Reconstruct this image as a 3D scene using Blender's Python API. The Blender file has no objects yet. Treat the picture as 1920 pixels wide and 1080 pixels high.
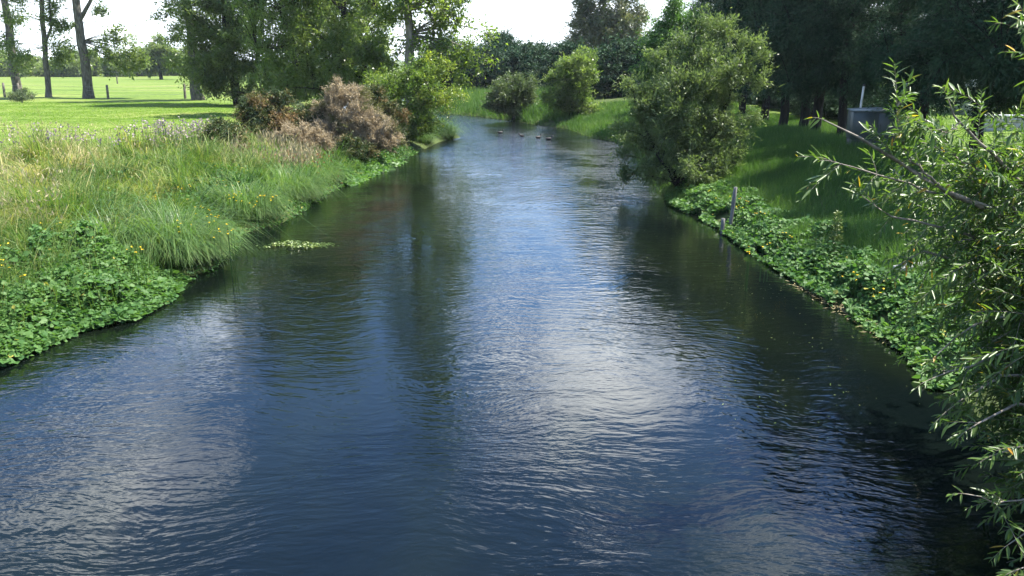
import bpy, bmesh, math, random
import numpy as np
from mathutils import Matrix, Vector

rad = math.radians
S = bpy.context.scene
COL = S.collection

# ------------------------------------------------------------------ camera
CAM_H, PITCH = 4.0, 15.5
cam_d = bpy.data.cameras.new('camera')
cam_d.sensor_width = 36.0
cam_d.lens = 28.125
cam_d.clip_start = 0.05
cam_d.clip_end = 6000
cam = bpy.data.objects.new('camera', cam_d)
cam.location = (0, 0, CAM_H)
cam.rotation_euler = (rad(90 - PITCH), 0, 0)
COL.objects.link(cam)
S.camera = cam

# ------------------------------------------------------------------ sky, sun, exposure
SUN_AZ, SUN_EL = 76.0, 60.0          # degrees right of the view, above the horizon
world = bpy.data.worlds.new('World')
S.world = world
world.use_nodes = True
wn, wl = world.node_tree.nodes, world.node_tree.links
wn.clear()
w_out = wn.new('ShaderNodeOutputWorld')
sky = wn.new('ShaderNodeTexSky')
sky.sky_type = 'NISHITA'
sky.sun_disc = False
sky.sun_elevation = rad(SUN_EL)
sky.sun_rotation = rad(SUN_AZ)
sky.air_density = 1.0
sky.dust_density = 0.2
sky.ozone_density = 10.0
bg_sky = wn.new('ShaderNodeBackground')
bg_sky.inputs['Strength'].default_value = 0.11
wl.new(sky.outputs[0], bg_sky.inputs['Color'])
bg_cl = wn.new('ShaderNodeBackground')
bg_cl.inputs['Color'].default_value = (0.93, 0.97, 1.0, 1)
bg_cl.inputs['Strength'].default_value = 1.5
tc = wn.new('ShaderNodeTexCoord')
sep = wn.new('ShaderNodeSeparateXYZ')
wl.new(tc.outputs['Generated'], sep.inputs[0])
def wmath(op, a, b=None):
    n = wn.new('ShaderNodeMath'); n.operation = op
    for i, v in enumerate((a, b)):
        if v is None: continue
        if isinstance(v, (int, float)): n.inputs[i].default_value = v
        else: wl.new(v, n.inputs[i])
    return n.outputs[0]
zz = wmath('ADD', wmath('MAXIMUM', sep.outputs[2], 0.0), 0.10)
comb = wn.new('ShaderNodeCombineXYZ')
wl.new(wmath('DIVIDE', sep.outputs[0], zz), comb.inputs[0])
wl.new(wmath('DIVIDE', sep.outputs[1], zz), comb.inputs[1])
cn = wn.new('ShaderNodeTexNoise')
cn.inputs['Scale'].default_value = 1.15
cn.inputs['Detail'].default_value = 7
cn.inputs['Roughness'].default_value = 0.55
cmap = wn.new('ShaderNodeMapping')
cmap.inputs['Location'].default_value = (-25.8576, -28.1852, 4.5333)
cmap.inputs['Rotation'].default_value = (0, 0, rad(0))
wl.new(comb.outputs[0], cmap.inputs[0])
wl.new(cmap.outputs[0], cn.inputs['Vector'])
cr = wn.new('ShaderNodeMapRange')
cr.inputs[1].default_value = 0.57; cr.inputs[2].default_value = 0.69
wl.new(cn.outputs['Fac'], cr.inputs[0])
hz = wn.new('ShaderNodeMapRange')                 # pale haze low over the horizon, all round
hz.interpolation_type = 'SMOOTHERSTEP'; hz.inputs[1].default_value = 0.03; hz.inputs[2].default_value = 0.26
hz.inputs[3].default_value = 0.95; hz.inputs[4].default_value = 0.0
wl.new(sep.outputs[2], hz.inputs[0])
bg_hz = wn.new('ShaderNodeBackground')
bg_hz.inputs['Color'].default_value = (0.86, 0.94, 1.0, 1)
bg_hz.inputs['Strength'].default_value = 0.62
mixh = wn.new('ShaderNodeMixShader')
wl.new(hz.outputs[0], mixh.inputs[0])
wl.new(bg_sky.outputs[0], mixh.inputs[1])
wl.new(bg_hz.outputs[0], mixh.inputs[2])
mixw = wn.new('ShaderNodeMixShader')
wl.new(cr.outputs[0], mixw.inputs[0])
wl.new(mixh.outputs[0], mixw.inputs[1])
wl.new(bg_cl.outputs[0], mixw.inputs[2])
wl.new(mixw.outputs[0], w_out.inputs['Surface'])

sun_d = bpy.data.lights.new('sun', 'SUN')
sun_d.energy = 5.0
sun_d.angle = rad(0.5)
sun_d.color = (1.0, 0.95, 0.86)
sun = bpy.data.objects.new('sun', sun_d)
sdir = Vector((math.sin(rad(SUN_AZ)) * math.cos(rad(SUN_EL)), math.cos(rad(SUN_AZ)) * math.cos(rad(SUN_EL)), math.sin(rad(SUN_EL))))
sun.rotation_euler = sdir.to_track_quat('Z', 'Y').to_euler()
sun.location = (30, 30, 60)
COL.objects.link(sun)

vs = S.view_settings
vs.view_transform = 'Standard'
vs.look = 'None'
vs.gamma = 1.0
vs.use_curve_mapping = False
vs.exposure = 1.88
S.render.engine = 'CYCLES'
cy = S.cycles
cy.use_denoising = True
cy.max_bounces = 6
cy.diffuse_bounces = 3
cy.glossy_bounces = 2
cy.transmission_bounces = 3
cy.transparent_max_bounces = 4
cy.sample_clamp_indirect = 6.0
cy.caustics_reflective = False
cy.caustics_refractive = False

# ------------------------------------------------------------------ helpers
def norm(v):
    return v / np.maximum(np.linalg.norm(v, axis=-1, keepdims=True), 1e-9)

def ray(px, py, Y):
    """the place at distance Y ahead that the photograph shows at pixel (px, py)"""
    p = rad(PITCH)
    xc, yc = (px - 960) / 1500.0, -(py - 540) / 1500.0
    d = np.array([xc, math.cos(p) + yc * math.sin(p), -math.sin(p) + yc * math.cos(p)])
    return np.array([0, 0, CAM_H]) + d * (Y / d[1])

class Acc:
    """collects vertices, faces and tints for ONE mesh"""
    def __init__(self):
        self.V, self.F, self.T, self.M, self.n = [], [], [], [], 0
    def add(self, V, faces, tint=0.5, mat=0):
        V = np.asarray(V, dtype=np.float32).reshape(-1, 3)
        t = np.full(len(V), tint, np.float32) if np.isscalar(tint) else np.asarray(tint, np.float32)
        for f in faces:
            f = np.asarray(f)
            self.F.append(f + self.n); self.M.append(mat)
        self.V.append(V); self.T.append(t); self.n += len(V)
    def mesh(self, name, mats, smooth=False):
        V = np.concatenate(self.V); T = np.concatenate(self.T)
        me = bpy.data.meshes.new(name)
        me.vertices.add(len(V)); me.vertices.foreach_set('co', V.ravel())
        loops = np.concatenate([f.ravel() for f in self.F]).astype(np.int32)
        tot = np.concatenate([np.full(len(f), f.shape[1], np.int32) for f in self.F])
        mi = np.concatenate([np.full(len(f), m, np.int32) for f, m in zip(self.F, self.M)])
        start = np.concatenate([[0], np.cumsum(tot)[:-1]]).astype(np.int32)
        me.loops.add(len(loops)); me.loops.foreach_set('vertex_index', loops)
        me.polygons.add(len(tot)); me.polygons.foreach_set('loop_start', start)
        me.polygons.foreach_set('material_index', mi)
        if smooth: me.polygons.foreach_set('use_smooth', np.ones(len(tot), bool))
        a = me.attributes.new('tint', 'FLOAT', 'POINT'); a.data.foreach_set('value', T)
        for m in (mats if isinstance(mats, (list, tuple)) else [mats]): me.materials.append(m)
        me.update(calc_edges=True)
        return me
    def build(self, name, mats, parent=None, smooth=False):
        o = bpy.data.objects.new(name, self.mesh(name, mats, smooth))
        COL.objects.link(o)
        if parent is not None: o.parent = parent
        return o

def tag(o, label=None, cat=None, group=None, kind=None):
    if label: o['label'] = label
    if cat: o['category'] = cat
    if group: o['group'] = group
    if kind: o['kind'] = kind
    return o

def empty(name, loc, rz=0.0):
    e = bpy.data.objects.new(name, None)
    e.empty_display_size = 0.3
    e.location = loc; e.rotation_euler = (0, 0, rz)
    COL.objects.link(e)
    return e

def dup(root, loc, rz=0.0, sc=1.0, label=None):
    r = root.copy(); COL.objects.link(r)
    r.location = loc; r.rotation_euler = (0, 0, rz)
    r.scale = (sc, sc, sc) if np.isscalar(sc) else sc
    if label: r['label'] = label
    for ch in list(root.children):
        c = ch.copy(); COL.objects.link(c); c.parent = r
        for g in list(ch.children):
            d = g.copy(); COL.objects.link(d); d.parent = c
    return r

def tubes(P, R, n=5):
    """P (m,k,3), R (m,k): m tapered tubes"""
    P = np.asarray(P, float); R = np.asarray(R, float)
    m, k, _ = P.shape
    T = norm(np.gradient(P, axis=1))
    ref = np.zeros_like(T); ref[..., 0] = 1.0
    sel = np.abs(T[..., 0]) > 0.85
    ref[sel] = (0, 1, 0)
    A = norm(np.cross(T, ref)); B = np.cross(T, A)
    ang = np.arange(n) * 2 * math.pi / n
    V = P[:, :, None, :] + R[:, :, None, None] * (np.cos(ang)[None, None, :, None] * A[:, :, None, :] + np.sin(ang)[None, None, :, None] * B[:, :, None, :])
    idx = np.arange(m * k * n).reshape(m, k, n)
    a = idx[:, :-1, :]; b = idx[:, 1:, :]
    F = np.stack([a, np.roll(a, -1, 2), np.roll(b, -1, 2), b], -1).reshape(-1, 4)
    return V.reshape(-1, 3), F

def leaf4(P, D, N, L, W, rng, fold=0.25, droop=0.12):
    n = len(P)
    D = norm(D); Sd = norm(np.cross(D, N)); Nn = np.cross(Sd, D)
    L = np.broadcast_to(L, (n,))[:, None]; W = np.broadcast_to(W, (n,))[:, None]
    mid = P + D * L * 0.45
    V = np.stack([P, mid + Sd * W * 0.5 + Nn * W * fold, P + D * L - Nn * L * droop, mid - Sd * W * 0.5 + Nn * W * fold], 1)
    F = np.arange(4 * n).reshape(n, 4)
    return V.reshape(-1, 3), F

def leaf6(P, D, N, L, W, rng, fold=0.18, droop=0.15, lo=0.3, hi=0.68, wlo=1.0, whi=0.8):
    n = len(P)
    D = norm(D); Sd = norm(np.cross(D, N)); Nn = np.cross(Sd, D)
    L = np.broadcast_to(L, (n,))[:, None]; W = np.broadcast_to(W, (n,))[:, None]
    m1 = P + D * L * lo + Nn * W * fold; m2 = P + D * L * hi + Nn * (W * fold - L * droop * 0.4)
    V = np.stack([P, m1 + Sd * W * 0.5 * wlo, m2 + Sd * W * 0.5 * whi, P + D * L - Nn * L * droop,
                  m2 - Sd * W * 0.5 * whi, m1 - Sd * W * 0.5 * wlo], 1)
    b = np.arange(n)[:, None] * 6
    F = np.concatenate([b + np.array([[0, 3, 2, 1]]), b + np.array([[0, 5, 4, 3]])], 0)
    return V.reshape(-1, 3), F

def blades(P, H, W, lean, rng, az=None, seg=2):
    """grass blades; lean is how far the tip travels sideways as a share of H"""
    n = len(P)
    if az is None: az = rng.uniform(0, 2 * math.pi, n)
    H = np.broadcast_to(H, (n,))[:, None]; W = np.broadcast_to(W, (n,))[:, None]; lean = np.broadcast_to(lean, (n,))[:, None]
    d = np.stack([np.cos(az), np.sin(az), np.zeros(n)], 1)
    fa = rng.uniform(0, 2 * math.pi, n)
    s = np.stack([np.cos(fa), np.sin(fa), np.zeros(n)], 1) * W * 0.5
    up = np.array([[0, 0, 1.0]])
    tip = P + d * H * lean + up * H * np.sqrt(np.maximum(1 - np.minimum(lean, 1.0) ** 2 * 0.75, 0.05))
    if seg == 1:
        V = np.stack([P - s, P + s, tip], 1); return V.reshape(-1, 3), [np.arange(3 * n).reshape(n, 3)], 3
    mid = P + d * H * lean * 0.32 + up * H * 0.6
    V = np.stack([P - s, P + s, mid + s * 0.8, mid - s * 0.8, tip], 1)
    b = np.arange(n)[:, None] * 5
    return V.reshape(-1, 3), [b + np.array([[0, 1, 2, 3]]), b + np.array([[3, 2, 4]])], 5

def box(acc, c, size, mat=0, rz=0.0, tilt=0.0, bevel=0.0, tint=0.5):
    """bevelled box centred at c"""
    bm = bmesh.new()
    bmesh.ops.create_cube(bm, size=1.0)
    bmesh.ops.scale(bm, vec=size, verts=bm.verts)
    if bevel: bmesh.ops.bevel(bm, geom=bm.edges[:], offset=bevel, segments=1, affect='EDGES')
    bmesh.ops.triangulate(bm, faces=bm.faces)
    M = Matrix.Translation(c) @ Matrix.Rotation(rz, 4, 'Z') @ Matrix.Rotation(tilt, 4, 'Y')
    bmesh.ops.transform(bm, matrix=M, verts=bm.verts)
    bm.verts.index_update()
    V = np.array([v.co[:] for v in bm.verts]); F = np.array([[v.index for v in f.verts] for f in bm.faces])
    bm.free()
    acc.add(V, [F], tint, mat)

# value noise used to vary plants over the ground
def vnoise(x, y, sc, seed=0):
    g = np.random.default_rng(1000 + seed).random((64, 64))
    u, v = np.asarray(x) * sc, np.asarray(y) * sc
    i, j = np.floor(u).astype(int), np.floor(v).astype(int)
    fu, fv = u - i, v - j
    fu = fu * fu * (3 - 2 * fu); fv = fv * fv * (3 - 2 * fv)
    a, b = g[i % 64, j % 64], g[(i + 1) % 64, j % 64]
    c, d = g[i % 64, (j + 1) % 64], g[(i + 1) % 64, (j + 1) % 64]
    return (a * (1 - fu) + b * fu) * (1 - fv) + (c * (1 - fu) + d * fu) * fv

# ------------------------------------------------------------------ materials
def new_mat(name):
    m = bpy.data.materials.new(name); m.use_nodes = True
    nt = m.node_tree; nt.nodes.clear()
    return m, nt.nodes, nt.links

def ramp(nodes, stops):
    r = nodes.new('ShaderNodeValToRGB')
    e = r.color_ramp.elements
    while len(e) > len(stops): e.remove(e[-1])
    while len(e) < len(stops): e.new(1.0)
    for el, (p, c) in zip(e, stops):
        el.position = p; el.color = (*c, 1)
    return r

def leaf_mat(name, stops, transl=0.35, rough=0.45, spec=0.35, tcol=(1.25, 1.35, 0.6)):
    m, nd, lk = new_mat(name)
    out = nd.new('ShaderNodeOutputMaterial')
    at = nd.new('ShaderNodeAttribute'); at.attribute_name = 'tint'
    r = ramp(nd, stops); lk.new(at.outputs['Fac'], r.inputs[0])
    p = nd.new('ShaderNodeBsdfPrincipled')
    p.inputs['Roughness'].default_value = rough
    p.inputs['Specular IOR Level'].default_value = spec
    lk.new(r.outputs[0], p.inputs['Base Color'])
    if transl > 0:
        mul = nd.new('ShaderNodeMix'); mul.data_type = 'RGBA'; mul.blend_type = 'MULTIPLY'; mul.clamp_result = False
        mul.inputs[0].default_value = 1.0
        lk.new(r.outputs[0], mul.inputs[6]); mul.inputs[7].default_value = (*tcol, 1)
        t = nd.new('ShaderNodeBsdfTranslucent'); lk.new(mul.outputs[2], t.inputs['Color'])
        mx = nd.new('ShaderNodeMixShader'); mx.inputs[0].default_value = transl
        lk.new(p.outputs[0], mx.inputs[1]); lk.new(t.outputs[0], mx.inputs[2])
        lk.new(mx.outputs[0], out.inputs['Surface'])
    else:
        lk.new(p.outputs[0], out.inputs['Surface'])
    return m

def solid_mat(name, c1, c2, scale=8.0, rough=0.7, spec=0.3, stretch=(1, 1, 1), bump=0.0, metal=0.0, detail=5):
    m, nd, lk = new_mat(name)
    out = nd.new('ShaderNodeOutputMaterial')
    tcn = nd.new('ShaderNodeTexCoord'); mp = nd.new('ShaderNodeMapping')
    mp.inputs['Scale'].default_value = stretch
    lk.new(tcn.outputs['Object'], mp.inputs[0])
    n = nd.new('ShaderNodeTexNoise'); n.inputs['Scale'].default_value = scale; n.inputs['Detail'].default_value = detail
    lk.new(mp.outputs[0], n.inputs['Vector'])
    r = ramp(nd, [(0.32, c1), (0.68, c2)]); lk.new(n.outputs['Fac'], r.inputs[0])
    p = nd.new('ShaderNodeBsdfPrincipled')
    p.inputs['Roughness'].default_value = rough; p.inputs['Specular IOR Level'].default_value = spec; p.inputs['Metallic'].default_value = metal
    lk.new(r.outputs[0], p.inputs['Base Color'])
    if bump:
        b = nd.new('ShaderNodeBump'); b.inputs['Strength'].default_value = 0.6; b.inputs['Distance'].default_value = bump
        lk.new(n.outputs['Fac'], b.inputs['Height']); lk.new(b.outputs[0], p.inputs['Normal'])
    lk.new(p.outputs[0], out.inputs['Surface'])
    return m

M = {}
M['bark'] = solid_mat('bark_grey', (0.05, 0.045, 0.035), (0.16, 0.145, 0.12), 5, 0.9, 0.1, (2, 2, 0.5), 0.03)
M['bark_pale'] = solid_mat('bark_pale', (0.09, 0.085, 0.07), (0.24, 0.22, 0.18), 3, 0.9, 0.1, (2, 2, 0.5), 0.03)
M['bark_dark'] = solid_mat('bark_dark', (0.012, 0.011, 0.010), (0.032, 0.030, 0.026), 6, 0.95, 0.1, (2, 2, 0.5), 0.03)
M['twig'] = solid_mat('twig_bark', (0.10, 0.085, 0.065), (0.24, 0.21, 0.17), 14, 0.7, 0.3, (1, 1, 1), 0.004)
M['willow'] = leaf_mat('willow_leaf', [(0, (0.065, 0.11, 0.03)), (0.5, (0.13, 0.19, 0.055)), (1, (0.2, 0.25, 0.085))], 0.56, 0.36, 0.5)
M['willow_dark'] = leaf_mat('willow_dark_leaf', [(0, (0.06, 0.10, 0.03)), (0.5, (0.13, 0.18, 0.055)), (1, (0.21, 0.25, 0.085))], 0.58, 0.38, 0.5)
M['willow_near'] = leaf_mat('willow_near_leaf', [(0, (0.045, 0.09, 0.024)), (0.6, (0.085, 0.145, 0.032)), (0.9, (0.14, 0.19, 0.04)), (0.97, (0.30, 0.24, 0.03)), (1, (0.4, 0.2, 0.03))], 0.45, 0.38, 0.4)
M['willow_mid'] = leaf_mat('willow_mid_leaf', [(0, (0.07, 0.11, 0.045)), (0.5, (0.12, 0.17, 0.072)), (1, (0.18, 0.23, 0.10))], 0.46, 0.42, 0.35)
M['poplar'] = leaf_mat('poplar_leaf', [(0, (0.08, 0.13, 0.026)), (0.5, (0.14, 0.20, 0.042)), (1, (0.21, 0.26, 0.07))], 0.6, 0.4, 0.4)
M['yellowgreen'] = leaf_mat('yellowgreen_leaf', [(0, (0.06, 0.11, 0.024)), (0.5, (0.10, 0.165, 0.032)), (1, (0.23, 0.27, 0.05))], 0.5, 0.4, 0.4)
M['brightgreen'] = leaf_mat('brightgreen_leaf', [(0, (0.04, 0.10, 0.025)), (0.5, (0.08, 0.17, 0.045)), (1, (0.13, 0.22, 0.06))], 0.45, 0.45, 0.3)
M['greyleaf'] = leaf_mat('grey_willow_leaf', [(0, (0.045, 0.072, 0.034)), (0.5, (0.08, 0.115, 0.05)), (1, (0.125, 0.165, 0.07))], 0.4, 0.45, 0.4)
M['eucalypt'] = leaf_mat('eucalypt_leaf', [(0, (0.05, 0.075, 0.045)), (0.5, (0.095, 0.12, 0.06)), (1, (0.17, 0.165, 0.065))], 0.35, 0.45, 0.4)
M['conifer'] = leaf_mat('conifer_leaf', [(0, (0.015, 0.038, 0.023)), (0.5, (0.032, 0.070, 0.036)), (1, (0.056, 0.10, 0.045))], 0.12, 0.65, 0.12)
M['gorse'] = leaf_mat('gorse_spine', [(0, (0.022, 0.045, 0.018)), (0.45, (0.05, 0.08, 0.028)), (0.75, (0.11, 0.10, 0.03)), (1, (0.17, 0.105, 0.045))], 0.15, 0.55, 0.25)
M['gorse_dead'] = leaf_mat('gorse_dead_spine', [(0, (0.15, 0.118, 0.075)), (0.5, (0.30, 0.248, 0.158)), (0.9, (0.43, 0.365, 0.245)), (1, (0.12, 0.13, 0.045))], 0.25, 0.8, 0.1, (1.2, 1.1, 0.9))
M['grass_rough'] = leaf_mat('rough_grass_blade', [(0, (0.035, 0.085, 0.018)), (0.3, (0.085, 0.16, 0.035)), (0.6, (0.17, 0.22, 0.06)), (0.85, (0.30, 0.28, 0.11)), (1, (0.42, 0.35, 0.18))], 0.48, 0.5, 0.25)
M['grass_shade'] = leaf_mat('bank_grass_blade', [(0, (0.045, 0.10, 0.026)), (0.5, (0.085, 0.165, 0.04)), (1, (0.15, 0.22, 0.06))], 0.4, 0.55, 0.2)
M['sedge'] = leaf_mat('sedge_blade', [(0, (0.04, 0.095, 0.02)), (0.5, (0.085, 0.16, 0.038)), (1, (0.20, 0.25, 0.08))], 0.45, 0.4, 0.35)
M['cress'] = leaf_mat('watercress_leaf', [(0, (0.022, 0.065, 0.018)), (0.5, (0.055, 0.13, 0.032)), (0.87, (0.10, 0.185, 0.05)), (1, (0.30, 0.28, 0.06))], 0.38, 0.55, 0.22)
M['weed'] = leaf_mat('floating_weed', [(0, (0.05, 0.09, 0.015)), (0.5, (0.10, 0.15, 0.03)), (1, (0.20, 0.24, 0.08))], 0.2, 0.4, 0.4)
M['yellow'] = leaf_mat('yellow_petal', [(0, (0.65, 0.42, 0.02)), (1, (0.8, 0.62, 0.04))], 0.3, 0.6, 0.2, (1, 1, 1))
M['purple'] = leaf_mat('purple_floret', [(0, (0.20, 0.14, 0.18)), (0.6, (0.32, 0.26, 0.28)), (1, (0.40, 0.36, 0.30))], 0.3, 0.7, 0.1, (1, 1, 1))
M['straw'] = leaf_mat('dry_stalk', [(0, (0.20, 0.18, 0.08)), (1, (0.40, 0.34, 0.20))], 0.25, 0.7, 0.15, (1, 1, 1))
M['rust'] = leaf_mat('rusty_dock', [(0, (0.16, 0.055, 0.025)), (1, (0.30, 0.12, 0.05))], 0.2, 0.7, 0.15, (1, 1, 1))
M['timber'] = solid_mat('weathered_timber', (0.07, 0.07, 0.07), (0.15, 0.15, 0.145), 6, 0.85, 0.2, (9, 9, 0.8), 0.004)
M['plank'] = solid_mat('weathered_plank', (0.20, 0.20, 0.195), (0.42, 0.41, 0.40), 6, 0.8, 0.2, (0.8, 9, 9), 0.004)
M['post'] = solid_mat('fence_post_timber', (0.06, 0.055, 0.045), (0.17, 0.155, 0.13), 7, 0.9, 0.15, (6, 6, 0.7), 0.004)
M['wire'] = solid_mat('fence_wire', (0.30, 0.30, 0.30), (0.4, 0.4, 0.4), 20, 0.4, 0.5, (1, 1, 1), 0, 0.8)
M['cabinet'] = solid_mat('cabinet_paint', (0.035, 0.05, 0.048), (0.055, 0.07, 0.066), 3, 0.45, 0.4)
M['cabinet_lid'] = solid_mat('cabinet_lid_paint', (0.13, 0.155, 0.15), (0.18, 0.205, 0.20), 4, 0.35, 0.5)
M['plinth'] = solid_mat('plinth_concrete', (0.05, 0.05, 0.05), (0.10, 0.10, 0.095), 9, 0.9, 0.2, (1, 1, 1), 0.004)
M['white'] = solid_mat('white_paint', (0.66, 0.66, 0.66), (0.8, 0.8, 0.8), 5, 0.45, 0.4)
M['roof'] = solid_mat('roof_iron', (0.40, 0.42, 0.44), (0.55, 0.57, 0.60), 4, 0.4, 0.5)
M['glass'] = solid_mat('window_glass', (0.02, 0.03, 0.035), (0.035, 0.045, 0.05), 2, 0.05, 0.6)
M['concrete'] = solid_mat('wall_block', (0.30, 0.29, 0.27), (0.42, 0.41, 0.38), 6, 0.9, 0.2, (1, 1, 1), 0.006)
M['duck'] = solid_mat('duck_plumage', (0.012, 0.012, 0.014), (0.05, 0.042, 0.035), 30, 0.6, 0.3)
M['bill'] = solid_mat('duck_bill', (0.10, 0.10, 0.10), (0.2, 0.2, 0.18), 30, 0.5, 0.3)

# ------------------------------------------------------------------ the river's plan and the terrain
LEFT = np.array([(-8.5, -60), (-7.6, -10), (-7.35, 6), (-7.25, 10.6), (-7.0, 12), (-6.45, 12.5), (-6.35, 13.5), (-6.6, 14.8), (-6.1, 15.6), (-6.25, 17.3), (-6.7, 19.2),
                 (-6.0, 20.9), (-6.05, 24.6), (-5.8, 28.1), (-5.45, 31.0), (-4.9, 34.6), (-4.5, 39), (-3.9, 44.4), (-2.9, 47.3), (-3.3, 49.3), (-6.2, 52.5), (-10.5, 61), (-14.5, 72), (-17.5, 85), (-20, 104), (-20, 120)], float)
RIGHT = np.array([(5.2, -60), (4.9, -10), (4.8, 4), (5.0, 7.0), (5.35, 8.2), (5.95, 10.9), (5.85, 12.2), (5.75, 14.2), (5.65, 15.6), (5.5, 18.1), (5.5, 20), (5.15, 22.3), (4.8, 24.1),
                  (5.0, 30.3), (5.95, 40.3), (5.5, 44.4), (4.6, 46.6), (3.6, 54), (1.6, 57.6), (-1.2, 64.6), (-3.6, 68.3), (-6.2, 71.5), (-9.2, 79), (-11.8, 90), (-13, 104), (-13, 120)], float)
RIVER = np.concatenate([LEFT, RIGHT[::-1]])

def dist_poly(x, y, L):
    P = np.stack([x, y], -1)[:, None, :]
    A, B = L[:-1][None], L[1:][None]
    AB = B - A
    t = np.clip(((P - A) * AB).sum(-1) / (AB * AB).sum(-1), 0, 1)
    d = P - (A + AB * t[..., None])
    return np.sqrt((d * d).sum(-1)).min(1)

def inside(x, y):
    c = np.zeros(len(x), bool)
    n = len(RIVER)
    for i in range(n):
        x1, y1 = RIVER[i]; x2, y2 = RIVER[(i + 1) % n]
        if y1 == y2: continue
        c ^= ((y1 > y) != (y2 > y)) & (x < (x2 - x1) * (y - y1) / (y2 - y1) + x1)
    return c

def survey(x, y):
    x = np.asarray(x, float).ravel(); y = np.asarray(y, float).ravel()
    ins = np.zeros(len(x), bool); dl = np.zeros(len(x)); dr = np.zeros(len(x))
    for s in range(0, len(x), 40000):
        e = slice(s, s + 40000)
        ins[e] = inside(x[e], y[e]); dl[e] = dist_poly(x[e], y[e], LEFT); dr[e] = dist_poly(x[e], y[e], RIGHT)
    zl = np.interp(dl, [0, 0.25, 1.0, 4, 8, 12], [-0.06, 0.14, 0.38, 0.85, 1.2, 1.3])
    zr = np.interp(dr, [0, 0.25, 1.0, 3, 6, 9], [-0.06, 0.16, 0.36, 0.85, 1.42, 1.55])
    d = np.minimum(dl, dr)
    zin = -np.interp(d, [0, 0.5, 2, 4], [0.05, 0.35, 0.9, 1.3])
    z = np.where(ins, zin, np.where(dl < dr, zl, zr))
    bump = (vnoise(x, y, 0.9, 1) - 0.5) * 0.10 + (vnoise(x, y, 0.22, 2) - 0.5) * 0.16
    z = z + np.where(ins, 0, bump * np.clip(d / 2.0, 0, 1))
    return z, np.where(ins, -d, d), dl < dr

def ground(x, y):
    return survey(x, y)[0]

def g1(x, y):
    return float(ground([x], [y])[0])

def field_line(x, y):
    """positive beyond the edge where the rough bank grass gives way to the grazed field"""
    return y - (46.0 + 1.6 * x)

def axis(lo, a, b, hi, step, grow=1.22):
    mid = list(np.arange(a, b + 1e-6, step))
    right, s, v = [], step, b
    while v < hi: s *= grow; v += s; right.append(v)
    left, s, v = [], step, a
    while v > lo: s *= grow; v -= s; left.append(v)
    return np.array(left[::-1] + mid + right)

gx = axis(-1500, -26, 20, 1200, 0.32); gy = axis(-120, 3, 110, 1600, 0.4)
X, Y = np.meshgrid(gx, gy)
Z, dd, isl = survey(X, Y)
a = Acc()
idx = np.arange(X.size).reshape(X.shape)
F = np.stack([idx[:-1, :-1], idx[:-1, 1:], idx[1:, 1:], idx[1:, :-1]], -1).reshape(-1, 4)
xr, yr = X.ravel(), Y.ravel()
zone = np.clip((field_line(xr, yr) + 1.0) / 2.0, 0, 1) * (dd > 3) * isl
zone = np.maximum(zone, np.clip((xr - 13.5) / 1.5, 0, 1) * (~isl) * (dd > 4))
a.add(np.stack([xr, yr, Z], 1), [F], zone)

m, nd, lk = new_mat('ground_grass_and_soil')
out = nd.new('ShaderNodeOutputMaterial'); p = nd.new('ShaderNodeBsdfPrincipled')
p.inputs['Roughness'].default_value = 0.9; p.inputs['Specular IOR Level'].default_value = 0.1
at = nd.new('ShaderNodeAttribute'); at.attribute_name = 'tint'
tcn = nd.new('ShaderNodeTexCoord')
def gnoise(scale, det=4, stretch=(1, 1, 1)):
    mp = nd.new('ShaderNodeMapping'); mp.inputs['Scale'].default_value = stretch
    lk.new(tcn.outputs['Object'], mp.inputs[0])
    n = nd.new('ShaderNodeTexNoise'); n.inputs['Scale'].default_value = scale; n.inputs['Detail'].default_value = det
    lk.new(mp.outputs[0], n.inputs['Vector']); return n.outputs['Fac']
r1 = ramp(nd, [(0.3, (0.03, 0.042, 0.015)), (0.7, (0.07, 0.095, 0.028))]); lk.new(gnoise(3.0), r1.inputs[0])
r2 = ramp(nd, [(0.30, (0.075, 0.125, 0.02)), (0.5, (0.11, 0.16, 0.03)), (0.72, (0.17, 0.19, 0.055))]); lk.new(gnoise(0.12, 7, (0.6, 1.4, 1)), r2.inputs[0])
r3 = ramp(nd, [(0.3, (0.62, 0.66, 0.62)), (0.7, (1.2, 1.15, 1.1))]); lk.new(gnoise(2.2, 5), r3.inputs[0])
mu = nd.new('ShaderNodeMix'); mu.data_type = 'RGBA'; mu.blend_type = 'MULTIPLY'; mu.inputs[0].default_value = 1; mu.clamp_result = False
lk.new(r2.outputs[0], mu.inputs[6]); lk.new(r3.outputs[0], mu.inputs[7])
mx = nd.new('ShaderNodeMix'); mx.data_type = 'RGBA'
lk.new(at.outputs['Fac'], mx.inputs[0]); lk.new(r1.outputs[0], mx.inputs[6]); lk.new(mu.outputs[2], mx.inputs[7])
lk.new(mx.outputs[2], p.inputs['Base Color'])
bp = nd.new('ShaderNodeBump'); bp.inputs['Strength'].default_value = 0.5; bp.inputs['Distance'].default_value = 0.06
lk.new(gnoise(9, 4), bp.inputs['Height']); lk.new(bp.outputs[0], p.inputs['Normal'])
lk.new(p.outputs[0], out.inputs['Surface'])
M['ground'] = m
tag(a.build('ground', m, None, True), 'green banks and grazed field either side of the river', kind='structure')

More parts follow.
